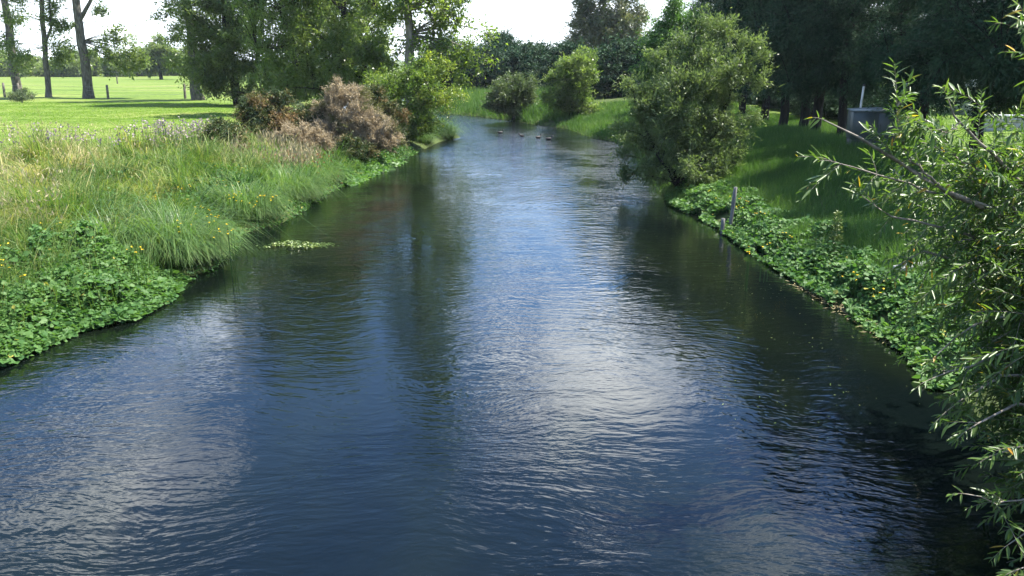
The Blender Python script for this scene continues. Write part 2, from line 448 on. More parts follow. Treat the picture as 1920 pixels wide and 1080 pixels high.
# water -------------------------------------------------------------
m, nd, lk = new_mat('river_water')
out = nd.new('ShaderNodeOutputMaterial'); p = nd.new('ShaderNodeBsdfPrincipled')
p.inputs['Roughness'].default_value = 0.03; p.inputs['IOR'].default_value = 1.333
p.inputs['Specular IOR Level'].default_value = 0.5
tcn = nd.new('ShaderNodeTexCoord')
warp = nd.new('ShaderNodeTexNoise'); warp.inputs['Scale'].default_value = 0.35; warp.inputs['Detail'].default_value = 2
lk.new(tcn.outputs['Object'], warp.inputs['Vector'])
wv = nd.new('ShaderNodeVectorMath'); wv.operation = 'MULTIPLY_ADD'
lk.new(warp.outputs['Color'], wv.inputs[0]); wv.inputs[1].default_value = (1.6, 1.6, 0); lk.new(tcn.outputs['Object'], wv.inputs[2])
def wav(scale, stretch, rot, det=2.0, dist=0.0):
    mp = nd.new('ShaderNodeMapping'); mp.inputs['Scale'].default_value = stretch; mp.inputs['Rotation'].default_value = (0, 0, rad(rot))
    lk.new(wv.outputs[0], mp.inputs[0])
    n = nd.new('ShaderNodeTexNoise'); n.inputs['Scale'].default_value = scale; n.inputs['Detail'].default_value = det; n.inputs['Distortion'].default_value = dist
    lk.new(mp.outputs[0], n.inputs['Vector']); return n.outputs['Fac']
def nmath(op, a_, b_):
    n = nd.new('ShaderNodeMath'); n.operation = op
    for i, v in enumerate((a_, b_)):
        if isinstance(v, (int, float)): n.inputs[i].default_value = v
        else: lk.new(v, n.inputs[i])
    return n.outputs[0]
amp = nd.new('ShaderNodeMapRange'); amp.inputs[1].default_value = 0.35; amp.inputs[2].default_value = 0.65; amp.inputs[3].default_value = 0.5; amp.inputs[4].default_value = 1.35
lk.new(wav(0.28, (1.6, 0.6, 1), 0), amp.inputs[0])
h1 = nmath('MULTIPLY', wav(1.7, (0.75, 2.0, 1), -14, 1.5), 0.42)
h2 = nmath('MULTIPLY', wav(5.0, (0.7, 1.7, 1), 10, 1.5, 0.4), 0.32)
h3 = nmath('MULTIPLY', wav(13.0, (0.7, 1.6, 1), -6, 1.5, 0.3), 0.135)
hh = nmath('MULTIPLY', nmath('ADD', nmath('ADD', h1, h2), h3), amp.outputs[0])
wsep = nd.new('ShaderNodeSeparateXYZ'); lk.new(tcn.outputs['Object'], wsep.inputs[0])
rif = nd.new('ShaderNodeMapRange'); rif.inputs[1].default_value = 18; rif.inputs[2].default_value = 48; rif.inputs[3].default_value = 0.78; rif.inputs[4].default_value = 3.0   # a riffle towards the bend
lk.new(wsep.outputs[1], rif.inputs[0]); hh = nmath('MULTIPLY', hh, rif.outputs[0])
bp = nd.new('ShaderNodeBump'); bp.inputs['Strength'].default_value = 1.0; bp.inputs['Distance'].default_value = 0.028
lk.new(hh, bp.inputs['Height']); lk.new(bp.outputs[0], p.inputs['Normal'])
rgh = nd.new('ShaderNodeMapRange'); rgh.inputs[1].default_value = 22; rgh.inputs[2].default_value = 58; rgh.inputs[3].default_value = 0.03; rgh.inputs[4].default_value = 0.16
lk.new(wsep.outputs[1], rgh.inputs[0]); lk.new(rgh.outputs[0], p.inputs['Roughness'])
rb = ramp(nd, [(0.4, (0.0015, 0.003, 0.003)), (0.62, (0.003, 0.005, 0.003))])
lk.new(wav(0.5, (1.5, 0.5, 1), 0, 4), rb.inputs[0]); lk.new(rb.outputs[0], p.inputs['Base Color'])
lk.new(p.outputs[0], out.inputs['Surface'])
a = Acc()
a.add([(-70, -60, 0), (30, -60, 0), (30, 118, 0), (-70, 118, 0)], [np.array([[0, 1, 2, 3]])])
tag(a.build('river', m), 'dark blue rippled river flowing between green banks', kind='structure')

# far hills ------------------------------------------------------------
M['hill'] = solid_mat('hill_scrub', (0.05, 0.075, 0.035), (0.11, 0.13, 0.06), 0.02, 0.95, 0.05)
hx = np.linspace(-1500, 1200, 110); hy = np.linspace(520, 1500, 30)
X, Y = np.meshgrid(hx, hy)
prof = np.clip((Y - 520) / 400, 0, 1)
Z = 1.0 + prof * (2 + 9 * vnoise(X, Y, 0.0042, 5) + 3 * vnoise(X, Y, 0.015, 6))
a = Acc(); idx = np.arange(X.size).reshape(X.shape)
a.add(np.stack([X.ravel(), Y.ravel(), Z.ravel()], 1), [np.stack([idx[:-1, :-1], idx[:-1, 1:], idx[1:, 1:], idx[1:, :-1]], -1).reshape(-1, 4)])
tag(a.build('hills', M['hill'], None, True), 'low blue hills behind the far trees', kind='structure')

# the air: one even haze round everything
m, nd, lk = new_mat('air')
out = nd.new('ShaderNodeOutputMaterial'); pv = nd.new('ShaderNodeVolumePrincipled')
pv.inputs['Color'].default_value = (0.86, 0.92, 1.0, 1); pv.inputs['Density'].default_value = 0.00015; pv.inputs['Anisotropy'].default_value = 0.2
lk.new(pv.outputs[0], out.inputs['Volume'])
a = Acc(); box(a, (-150, 800, 10.5), (4400, 2800, 27))
tag(a.build('haze', m), 'pale summer haze in the air', kind='stuff')
S.cycles.volume_bounces = 0

# ------------------------------------------------------------------ trees and shrubs
def resample(pts, k):
    pts = np.asarray(pts, float)
    s = np.concatenate([[0], np.cumsum(np.linalg.norm(np.diff(pts[:, :3], axis=0), axis=1))])
    t = np.linspace(0, s[-1], k)
    return np.stack([np.interp(t, s, pts[:, i]) for i in range(pts.shape[1])], 1)

def in_blobs(rng, blobs, n, shell=0.7):
    b = np.asarray(blobs, float)
    w = b[:, 3] * b[:, 4] * b[:, 5]; w = w ** 0.8
    k = rng.choice(len(b), n, p=w / w.sum())
    d = norm(rng.normal(size=(n, 3)))
    r = np.where(rng.random(n) < shell, rng.uniform(0.72, 1.0, n), rng.random(n) ** (1 / 3) * 0.8)
    return b[k, :3] + d * r[:, None] * b[k, 3:6]

def grow(seed, trunks, blobs, clumps=60, tips=10, sigma=0.5, per=30, L=0.12, W=0.05, limbs=14, spread=0.16, droop=0.3, along=0.6,
         updir=0.0, limb_r=0.35, shell=0.7, twig_r=0.012, zmin=None, sprays=None, tint_bias=None, lift=0.25, twig_sides=3, Lvar=0.35, spray_n=1):
    """one tree: returns (wood Acc, leaves Acc) in local coordinates"""
    rng = np.random.default_rng(seed)
    wood, crown = Acc(), Acc()
    nodes, rads = [], []
    for tr in trunks:
        t = resample(tr, 14)
        wob = rng.normal(size=(14, 2)) * t[:, 3:4] * 0.18; wob[0] = 0
        t[:, :2] += wob
        V, F = tubes(t[None, :, :3], t[None, :, 3], 9)
        wood.add(V, [F], 0.5)
        nodes.append(t[4:, :3]); rads.append(t[4:, 3])
    tn = np.concatenate(nodes); trd = np.concatenate(rads)
    C = in_blobs(rng, blobs, clumps, shell)
    if sprays is not None: C = np.concatenate([C, np.repeat(np.asarray(sprays, float), spray_n, 0)])
    if zmin is not None: C[:, 2] = np.maximum(C[:, 2], zmin + rng.random(len(C)) * 0.4)
    ends = C[rng.choice(len(C), min(limbs, len(C)), replace=False)]
    if sprays is not None: ends = np.concatenate([ends, np.asarray(sprays, float)])
    # each limb leaves the trunk below its end and curves out
    dist = np.linalg.norm(ends[:, None] - tn[None], axis=2) + 2.0 * np.maximum(tn[None, :, 2] - ends[:, None, 2] + 0.3, 0)
    j = dist.argmin(1)
    p0, p2 = tn[j], ends
    ln = np.linalg.norm(p2 - p0, axis=1)
    p1 = (p0 + p2) / 2 + np.stack([rng.normal(size=len(j)) * ln * 0.08, rng.normal(size=len(j)) * ln * 0.08, ln * lift * rng.uniform(0.3, 1.0, len(j))], 1)
    tt = np.linspace(0, 1, 9)[None, :, None]
    LB = (1 - tt) ** 2 * p0[:, None] + 2 * tt * (1 - tt) * p1[:, None] + tt ** 2 * p2[:, None]
    r0 = np.minimum(trd[j] * 0.6, 0.014 + ln * 0.010) * (limb_r / 0.35)
    LR = r0[:, None] * (1 - tt[..., 0] * 0.8)
    V, F = tubes(LB, LR, 5); wood.add(V, [F], 0.5)
    allN = np.concatenate([LB[:, 2:].reshape(-1, 3), tn[len(tn) // 3:]])
    nt = len(C) * tips
    ci = np.repeat(np.arange(len(C)), tips)
    T = C[ci] + rng.normal(size=(nt, 3)) * sigma * np.array([1, 1, 0.8])
    if zmin is not None: T[:, 2] = np.maximum(T[:, 2], zmin + rng.random(nt) * 0.3)
    ctint = rng.random(len(C)) * 0.55
    if tint_bias is not None: ctint = np.clip(ctint + tint_bias(C), 0, 1)
    q0 = np.zeros_like(T)
    for s in range(0, nt, 400):
        e = slice(s, s + 400)
        dm = np.linalg.norm(T[e][:, None] - allN[None], axis=2) + 0.6 * np.maximum(allN[None, :, 2] - T[e][:, None, 2], 0)
        q0[e] = allN[dm.argmin(1)]
    tl = np.linalg.norm(T - q0, axis=1)
    far = tl > 2.2                      # keep twigs short: start nearer the tip
    q0[far] = T[far] + (q0[far] - T[far]) * (2.2 / tl[far])[:, None]
    tl = np.linalg.norm(T - q0, axis=1)
    q1 = (q0 + T) / 2 + np.stack([rng.normal(size=nt) * tl * 0.1, rng.normal(size=nt) * tl * 0.1, tl * 0.18], 1)
    t4 = np.linspace(0, 1, 4)[None, :, None]
    TW = (1 - t4) ** 2 * q0[:, None] + 2 * t4 * (1 - t4) * q1[:, None] + t4 ** 2 * T[:, None]
    TR = twig_r * (1 - 0.75 * t4[..., 0]) * np.clip(tl / 1.0, 0.4, 1.6)[:, None]
    V, F = tubes(TW, TR, twig_sides); wood.add(V, [F], 0.5)
    n = nt * per
    ti = np.repeat(np.arange(nt), per)
    u = 1 - rng.random(n) * along
    u1 = u[:, None]
    P = (1 - u1) ** 2 * q0[ti] + 2 * u1 * (1 - u1) * q1[ti] + u1 ** 2 * T[ti] + rng.normal(size=(n, 3)) * spread * (0.35 + 0.65 * u1)
    tw = norm(T - q0)[ti]
    D = tw * 0.7 + rng.normal(size=(n, 3)) * 0.55 + np.array([0, 0, updir - droop])
    N = rng.normal(size=(n, 3)) * 0.75 + np.array([0.3, -0.05, 0.5])
    Ls = L * np.exp(rng.normal(size=n) * Lvar); Ws = W * np.exp(rng.normal(size=n) * Lvar)
    if zmin is not None: P[:, 2] = np.maximum(P[:, 2], zmin)
    V, F = leaf4(P, D, N, Ls, Ws, rng)
    tint = np.clip(ctint[ci][ti] + rng.random(nt)[ti] * 0.2 + rng.random(n) * 0.25, 0, 1)
    crown.add(V, [F], np.repeat(tint, 4))
    return wood, crown

def plant(name, label, cat, loc, wood, crown, wmat, cmat, group=None, crown_name='crown', wood_name='trunk'):
    e = tag(empty(name, loc), label, cat, group)
    wood.build(wood_name, wmat, e, True)
    c = crown.build(crown_name, cmat, e)
    c['kind'] = 'stuff'
    return e

# -- left: the row of tall bare-stemmed trees along the field fence
def stem_tree(seed, px_list, lean_top, r, label, loc, height=17.0, sprays=(), fork=None):
    x, y = loc
    z = g1(x, y)
    tr = [(0, 0, -0.3, r * 1.5), (lean_top[0] * 0.06, 0, 0.5, r * 1.08), (lean_top[0] * 0.3, lean_top[1] * 0.3, 4.0, r), (lean_top[0] * 0.62, lean_top[1] * 0.6, 8.5, r * 0.8), (lean_top[0], lean_top[1], 12.5, r * 0.5), (lean_top[0] * 1.05, lean_top[1], height - 1, 0.05)]
    lx = lean_top[0]
    blobs = [(lx, 0, height * 0.68, 3.3, 3.2, 2.4), (lx * 1.1 + 0.6, 0.5, height * 0.85, 2.6, 2.6, 2.4), (lx * 0.9 - 1.0, -0.4, height * 0.63, 2.6, 2.4, 1.6)]
    w, c = grow(seed, [tr] + ([fork] if fork else []), blobs, clumps=46, tips=9, sigma=0.55, per=26, L=0.17, W=0.11, limbs=14, spread=0.22, droop=0.2, sprays=sprays, limb_r=0.35, spray_n=2)
    return plant('field_tree', label, 'tree', (x, y, z), w, c, M['bark'], M['willow_dark'], 'tall bare-stemmed trees along the field fence')
stem_tree(11, None, (0.1, 0.3), 0.36, 'thick bare trunk at the left end of the field row', (-45.3, 75.4), sprays=[(-0.5, 0, 4.6), (1.2, 0, 3.2), (-1.6, 0, 5.6), (1.0, 0.2, 6.5), (-2.6, 0, 3.5)])
stem_tree(12, None, (1.0, 0.2), 0.22, 'thin crooked forked trunk with small leafy sprays, between two thick trunks', (-40.5, 71.8), 15, fork=[(0.3, 0, 4.4, 0.13), (1.1, 0, 5.6, 0.11), (1.3, 0, 7.6, 0.08), (1.1, 0, 11, 0.03)],
          sprays=[(-2.6, 0, 4.4), (-2.2, 0, 3.4), (-1.8, 0, 2.6), (-2.3, 0.2, 6.6), (1.3, 0, 4.2), (1.6, 0, 5.6), (0.9, 0.1, 6.4), (-1.4, 0, 8.0), (1.2, 0, 3.2)])
stem_tree(13, None, (0.0, 0.2), 0.38, 'thick straight trunk with a leafy spray on its right side, by the lone fence post', (-37.0, 71.8), fork=[(0.05, 0, 6.4, 0.2), (1.0, 0, 7.6, 0.15), (1.9, 0, 9.0, 0.12), (2.4, 0, 14, 0.03)],
          sprays=[(1.6, 0, 4.2), (2.6, 0, 4.9), (3.4, 0, 5.4), (4.2, 0.2, 4.6), (4.6, 0, 3.4), (3.4, 0, 3.6), (2.5, 0, 3.0), (3.9, 0, 2.4), (5.2, 0, 3.0), (-1.2, 0, 6.2), (-1.8, 0, 7.4), (2.0, 0, 7.2), (3.4, 0, 8.8), (-1.4, 0, 3.6)])
stem_tree(14, None, (-0.5, 0.0), 0.40, 'upright trunk with leafy lower branches at the left edge of the big dark willow', (-25.6, 67.2), 16,
          sprays=[(-1.6, 0, 3.0), (-1.5, 0, 4.6), (1.3, 0, 3.2), (-1.9, 0, 6.4), (1.6, 0, 4.8), (0.7, 0, 2.4), (-1.4, 0.2, 7.6), (1.4, 0, 6.6), (-1.0, 0, 5.4), (-0.8, 0, 2.2), (1.0, 0, 8.4), (-1.8, 0, 8.8)])

# small pale field shrub
w, c = grow(21, [[(0, 0, 0, 0.04), (0.1, 0, 0.8, 0.02)]], [(0, 0, 0.55, 0.95, 0.8, 0.5)], clumps=26, tips=8, sigma=0.16, per=22, L=0.09, W=0.035, limbs=8, spread=0.08, zmin=0.05)
plant('field_shrub', 'small pale green shrub on the field below the leftmost trunks', 'shrub', (-37.0, 62.0, g1(-37, 62)), w, c, M['twig'], M['greyleaf'])

# big dark willow left of centre, many stems
w, c = grow(31, [[(0, 0, -0.2, 0.36), (-0.2, 0, 2.0, 0.30), (-0.5, 0, 7, 0.22), (1.2, 0, 17, 0.05)],
                 [(1.2, 0.5, -0.2, 0.28), (3.2, 0.2, 2.6, 0.2), (6.0, 0, 6.5, 0.12), (7.5, 0, 10, 0.04)],
                 [(0.6, -0.4, -0.2, 0.22), (1.8, -0.4, 3.2, 0.17), (2.6, -0.5, 7.0, 0.12), (2.8, -0.5, 11.5, 0.04)],
                 [(2.0, 0.2, -0.2, 0.2), (5.0, 0.2, 1.8, 0.15), (8.6, 0.4, 4.2, 0.09), (10.5, 0, 6.5, 0.03)]],
            [(-0.8, 0, 8.0, 3.6, 3.4, 4.6), (3.4, -0.2, 9.0, 4.0, 3.6, 4.2), (7.0, 0, 7.0, 3.8, 3.4, 4.2), (8.8, -0.5, 5.6, 3.0, 3.0, 3.8), (1.5, -1, 4.4, 4.6, 2.8, 2.8), (6.0, -1.0, 3.0, 4.0, 2.6, 2.4), (-1.2, -0.5, 2.4, 2.2, 2.0, 1.9), (2.4, -1.2, 1.9, 3.4, 2.2, 1.9), (5.5, -1.4, 1.6, 3.4, 2.0, 1.6), (-1.0, 0.5, 5.2, 1.6, 2.0, 3.0), (-0.9, -0.5, 2.0, 1.5, 1.6, 1.5), (9.5, -1.0, 2.6, 2.6, 2.2, 2.2), (0.5, 0, 13.0, 3.4, 3.0, 3.4), (5.0, 0, 12.5, 3.4, 3.0, 3.2), (2.6, 0, 16.2, 3.6, 3.0, 2.6)],
            clumps=640, tips=9, sigma=0.42, per=26, L=0.19, W=0.08, limbs=70, spread=0.18, droop=0.1, lift=0.35, zmin=0.3)
plant('willow_tree', 'broad dark many-stemmed willow filling the left bank behind the gorse', 'tree', (-20.2, 60.5, 1.25), w, c, M['bark_dark'], M['willow_dark'])

# second willow of the same clump nearer the river
w, c = grow(32, [[(0, 0, -0.2, 0.26), (0.6, 0, 3, 0.2), (1.0, 0, 7, 0.14), (0.6, 0, 13.0, 0.03)], [(0.4, 0, -0.2, 0.2), (-1.4, 0.2, 3, 0.15), (-3.0, 0, 6.5, 0.08), (-3.6, 0, 9, 0.03)],
                 [(0.6, 0.3, -0.2, 0.2), (1.8, 0.2, 2.5, 0.12), (2.6, 0, 4.2, 0.05)]],
            [(-0.5, 0, 7.6, 3.0, 3.0, 3.8), (-2.6, 0, 6.0, 2.8, 2.6, 3.4), (1.7, -0.2, 4.4, 1.9, 2.0, 2.4), (0.3, -0.8, 3.2, 2.9, 2.2, 2.2), (2.2, -0.8, 2.2, 1.9, 1.6, 1.6), (-2.2, -0.6, 2.2, 2.0, 1.8, 1.8), (-0.8, 0, 11.5, 2.6, 2.6, 2.8)],
            clumps=260, tips=9, sigma=0.36, per=26, L=0.16, W=0.068, limbs=50, spread=0.15, droop=0.12, zmin=0.4)
plant('willow_tree', 'mid-green glossy willow between the dark willow and the pale poplar trunk', 'tree', (-10.5, 48.0, 1.1), w, c, M['bark_dark'], M['willow'])

# tall poplar with pale trunk
w, c = grow(33, [[(0, 0, -0.2, 0.34), (0, 0, 3, 0.27), (0.1, 0, 8, 0.2), (0.2, 0, 16, 0.05)]],
            [(0.2, 0, 9.5, 2.7, 2.4, 3.4), (0.3, 0, 13.5, 1.9, 1.8, 2.6), (0.7, 0, 6.6, 2.6, 2.2, 1.5), (1.6, 0, 4.8, 2.0, 1.6, 0.9)],
            clumps=110, tips=9, sigma=0.40, per=20, L=0.14, W=0.11, limbs=26, spread=0.2, droop=0.15, limb_r=0.4,
            sprays=[(1.8, 0, 4.4), (2.6, 0, 3.9), (3.3, -0.2, 4.0), (3.0, 0, 3.2), (3.9, 0, 3.6), (2.2, 0, 3.4), (3.6, 0, 2.6), (1.4, 0, 5.4), (2.3, 0, 5.8), (-1.2, 0, 5.6), (-1.5, 0, 4.4), (0.7, 0, 4.9), (1.0, -0.3, 3.6), (-0.7, 0, 3.8), (1.2, 0, 2.8), (2.7, 0.3, 2.4), (3.0, 0, 6.4), (1.8, 0, 7.0), (4.3, 0, 4.9), (-1.0, -0.4, 3.0)])
plant('poplar_tree', 'tall poplar with a pale straight trunk and thin leaves against the sky', 'tree', (-5.7, 46.0, 0.85), w, c, M['bark_pale'], M['poplar'])

# yellow-green shrub leaning over the water
w, c = grow(34, [[(0, 0, -0.1, 0.12), (0.6, -0.3, 1.2, 0.09), (1.6, -0.5, 2.4, 0.05), (2.4, -0.5, 3.1, 0.02)], [(-0.2, 0, -0.1, 0.1), (-0.3, -0.2, 1.4, 0.06), (-0.2, -0.3, 2.6, 0.02)]],
            [(0.0, -0.4, 1.7, 1.6, 1.4, 1.7), (1.5, -0.5, 2.3, 1.5, 1.3, 1.3), (0.6, -0.6, 0.8, 1.5, 1.3, 0.8), (-0.6, -0.2, 2.8, 1.2, 1.0, 1.2), (1.0, -0.4, 3.3, 1.0, 0.9, 0.8), (-1.3, -0.2, 1.3, 0.9, 0.9, 1.2)],
            clumps=170, tips=9, sigma=0.26, per=22, L=0.10, W=0.05, limbs=26, spread=0.11, droop=0.15, zmin=0.0,
            tint_bias=lambda C: 0.3 * (C[:, 0] > 1.5) * (C[:, 2] > 1.4))
plant('bank_shrub', 'yellow-green shrub leaning over the water below the poplar', 'shrub', (-5.3, 40.3, 0.55), w, c, M['bark_dark'], M['yellowgreen'])

# gorse ---------------------------------------------------------------
def gorse(seed, label, loc, blobs, mat, clumps, per=26, L=0.085, W=0.026, bias=None, name='gorse_bush', sig=0.15, stems=4, tips=9, twig_r=0.012):
    rng = random.Random(seed)
    tr = []
    for i in range(stems):
        b = blobs[i % len(blobs)]
        tr.append([(rng.uniform(-0.15, 0.15), rng.uniform(-0.15, 0.15), -0.1, 0.05), (b[0] * 0.5, b[1] * 0.5, b[2] * 0.5, 0.035), (b[0] + rng.uniform(-0.2, 0.2), b[1], b[2] + b[5] * 0.5, 0.01)])
    w, c = grow(seed, tr, blobs, clumps=clumps, tips=tips, sigma=sig, per=per, L=L, W=W, limbs=min(40, clumps // 3), spread=0.05, droop=0.0, updir=0.25, along=0.8, zmin=0.05, tint_bias=bias, twig_r=twig_r, shell=0.8)
    return plant(name, label, 'gorse bush', (loc[0], loc[1], g1(*loc)), w, c, M['twig'], M[mat])
gorse(41, 'small rounded green gorse bush alone in the rough grass', (-9.9, 27.8), [(0, 0, 0.65, 0.62, 0.6, 0.62), (-0.2, 0, 0.4, 0.6, 0.5, 0.4), (0.35, 0, 0.45, 0.4, 0.4, 0.45)], 'gorse', 90, bias=lambda C: 0.35 * (C[:, 2] < 0.55))
gorse(42, 'yellowing gorse bush with brown patches left of the dead gorse', (-10.0, 32.5), [(0, 0, 1.1, 0.9, 0.8, 1.0), (-0.7, 0, 0.7, 0.7, 0.7, 0.7), (0.9, -0.1, 1.3, 0.5, 0.5, 1.0), (0.5, -0.4, 0.7, 0.9, 0.7, 0.7)], 'gorse', 190, bias=lambda C: 0.45 * (np.sin(C[:, 0] * 4.1 + 1) * np.cos(C[:, 2] * 3.3) > 0.1))
gorse(43, 'tall dead brown gorse bush at the edge of the water', (-6.55, 33.2), [(0.1, 0, 1.6, 1.25, 0.9, 1.2), (-0.5, 0, 2.5, 0.5, 0.5, 0.7), (0.9, -0.1, 1.0, 1.0, 0.8, 0.8), (1.5, -0.2, 0.5, 0.8, 0.6, 0.45), (-0.3, -0.4, 0.8, 1.0, 0.7, 0.8), (-0.9, 0, 1.5, 0.7, 0.6, 0.8)], 'gorse_dead', 265, per=30, L=0.10, W=0.02, sig=0.13, stems=9, twig_r=0.014, bias=lambda C: 0.5 * (np.sin(C[:, 0] * 3.1 + C[:, 2] * 2.3) > 0.86))
gorse(44, 'low dead brown gorse bush beside the seeding dry grass', (-7.9, 30.6), [(0, 0, 0.75, 0.8, 0.6, 0.55), (0.5, -0.2, 0.5, 0.6, 0.5, 0.45), (-0.5, 0.1, 0.8, 0.5, 0.5, 0.4)], 'gorse_dead', 95, per=30, L=0.10, W=0.02, sig=0.12, twig_r=0.014)
gorse(45, 'green gorse bush behind the top of the dead gorse', (-6.0, 35.6), [(0, 0, 1.7, 0.9, 0.8, 1.0), (0.6, 0, 1.1, 0.9, 0.8, 1.0), (-0.4, 0, 1.0, 0.9, 0.8, 0.9)], 'gorse', 170, bias=lambda C: 0.2 * (C[:, 0] > 0.3))
gorse(46, 'dark green gorse bush under the dead gorse by the water', (-6.3, 31.6), [(0, 0, 0.45, 0.6, 0.5, 0.45), (0.4, 0, 0.3, 0.5, 0.4, 0.3)], 'gorse', 60)
gorse(47, 'dark green gorse bush tangled between the yellowing and the dead gorse', (-8.4, 33.6), [(0, 0, 0.9, 0.9, 0.7, 0.9), (0.4, 0, 1.2, 0.6, 0.6, 0.7)], 'gorse', 120)

# -- far bank beyond the bend
w, c = grow(51, [[(0, 0, -0.2, 0.12), (0.1, 0, 1.5, 0.08), (0, 0, 3, 0.02)], [(0.3, 0, -0.2, 0.1), (0.9, 0, 1.4, 0.06), (1.2, 0, 2.5, 0.02)]],
            [(0, 0, 1.5, 1.7, 1.5, 1.5), (0.7, 0, 2.1, 1.1, 1.1, 1.2), (-1.0, -0.2, 1.0, 1.1, 1.1, 0.9)], clumps=110, tips=8, sigma=0.3, per=22, L=0.14, W=0.06, limbs=24, spread=0.12, droop=0, updir=0.2, zmin=0.1)
plant('bank_bush', 'rounded grey-green bush by the water at the river bend', 'bush', (0.1, 61.5, 0.3), w, c, M['bark_dark'], M['greyleaf'])
w, c = grow(52, [[(0, 0, -0.2, 0.14), (0.1, 0, 2.2, 0.1), (0.3, 0, 4.6, 0.02)], [(0.4, 0, -0.2, 0.1), (1.0, 0, 2.0, 0.06), (1.3, 0, 3.8, 0.02)]],
            [(0, 0, 2.5, 1.6, 1.5, 1.9), (0.7, 0, 3.5, 1.2, 1.1, 1.4), (-0.9, -0.2, 1.6, 1.1, 1.1, 1.3), (0.9, 0, 1.2, 1.0, 1.0, 1.0)], clumps=130, tips=8, sigma=0.3, per=22, L=0.14, W=0.06, limbs=26, spread=0.12, droop=0, updir=0.2, zmin=0.1)
plant('bank_bush', 'taller yellowish bush right of the rounded grey-green bush', 'bush', (4.1, 57.2, 0.35), w, c, M['bark_dark'], M['willow'])
w, c = grow(53, [[(0, 0, -0.2, 0.3), (0.1, 0, 5, 0.22), (-0.2, 0, 10, 0.12), (0, 0, 15, 0.04)], [(0.3, 0, 1, 0.2), (1.6, 0, 6, 0.14), (2.4, 0, 11, 0.05)], [(0, 0, 1, 0.2), (-1.4, 0, 6, 0.12), (-2.0, 0, 10, 0.04)]],
            [(0, 0, 8.6, 3.4, 3.0, 3.6), (1.8, 0, 6.6, 2.9, 2.4, 2.8), (-2.0, 0, 5.4, 2.4, 2.0, 2.4), (0.6, 0, 12, 2.6, 2.4, 2.6), (0.4, 0, 4.6, 2.8, 2.2, 2.2)], clumps=150, tips=10, sigma=0.5, per=30, L=0.27, W=0.10, limbs=40, spread=0.26, droop=0.35, limb_r=0.5)
plant('eucalyptus_tree', 'tall airy eucalyptus against the sky at the river bend', 'tree', (9.7, 88.0, 1.4), w, c, M['bark_pale'], M['eucalypt'])
w, c = grow(54, [[(0, 0, -0.2, 0.3), (0, 0, 2, 0.2), (0, 0, 4.5, 0.04)]], [(0, 0, 2.2, 2.4, 1.8, 2.3), (1.6, 0, 2.4, 2.0, 1.7, 2.4), (-1.4, 0, 1.9, 1.8, 1.7, 1.9)],
            clumps=150, tips=9, sigma=0.42, per=24, L=0.2, W=0.09, limbs=20, spread=0.16, zmin=0.0)
hb = plant('hedge_bush', 'dense dark hedge bush right of the tall yellowish bush', 'bush', (8.6, 66.0, 1.4), w, c, M['bark_dark'], M['conifer'], 'dark hedge bushes closing the view beyond the bend')
for x, y, rz, sc, lb in [(12.2, 69, 1.2, 1.15, 'dark hedge bush below the eucalyptus, right end of the hedge'), (5.6, 76, 2.4, 1.0, 'dark hedge bush between the yellowish bush and the eucalyptus'),
                         (1.6, 84, 0.6, 1.05, 'dark hedge bush behind the rounded grey-green bush'), (-2.6, 87, 3.0, 1.0, 'dark hedge bush behind the sunlit far bank, left of the grey-green bush'),
                         (-7.2, 90, 4.2, 1.1, 'dark hedge bush behind the drooping poplar leaves'), (-8.6, 106, 5.1, 1.3, 'dark hedge bush behind the poplar trunk'), (-1.0, 96, 1.9, 1.35, 'taller dark hedge bush in the second rank beyond the bend')]:
    dup(hb, (x, y, 1.4), rz, sc, lb)
# bright green tree behind the big leaning willow
w, c = grow(55, [[(0, 0, -0.2, 0.16), (0.1, 0, 2.5, 0.12), (0.2, 0, 6.6, 0.03)], [(0.1, 0, 0.5, 0.1), (1.0, 0, 3, 0.07), (1.4, 0, 5, 0.02)]],
            [(0.2, 0, 4.2, 1.7, 1.5, 1.9), (-0.6, 0, 3.0, 1.3, 1.2, 1.4), (0.4, 0, 5.4, 1.1, 1.0, 1.1), (0.9, 0, 2.4, 1.4, 1.2, 1.6), (-0.5, 0, 1.4, 1.2, 1.2, 1.2)], clumps=120, tips=8, sigma=0.3, per=24, L=0.15, W=0.055, limbs=28, spread=0.13, droop=0.25, zmin=0.1)
plant('riverside_tree', 'bright green feathery tree behind the leaning willow', 'tree', (8.4, 44.5, 1.0), w, c, M['bark_dark'], M['brightgreen'])

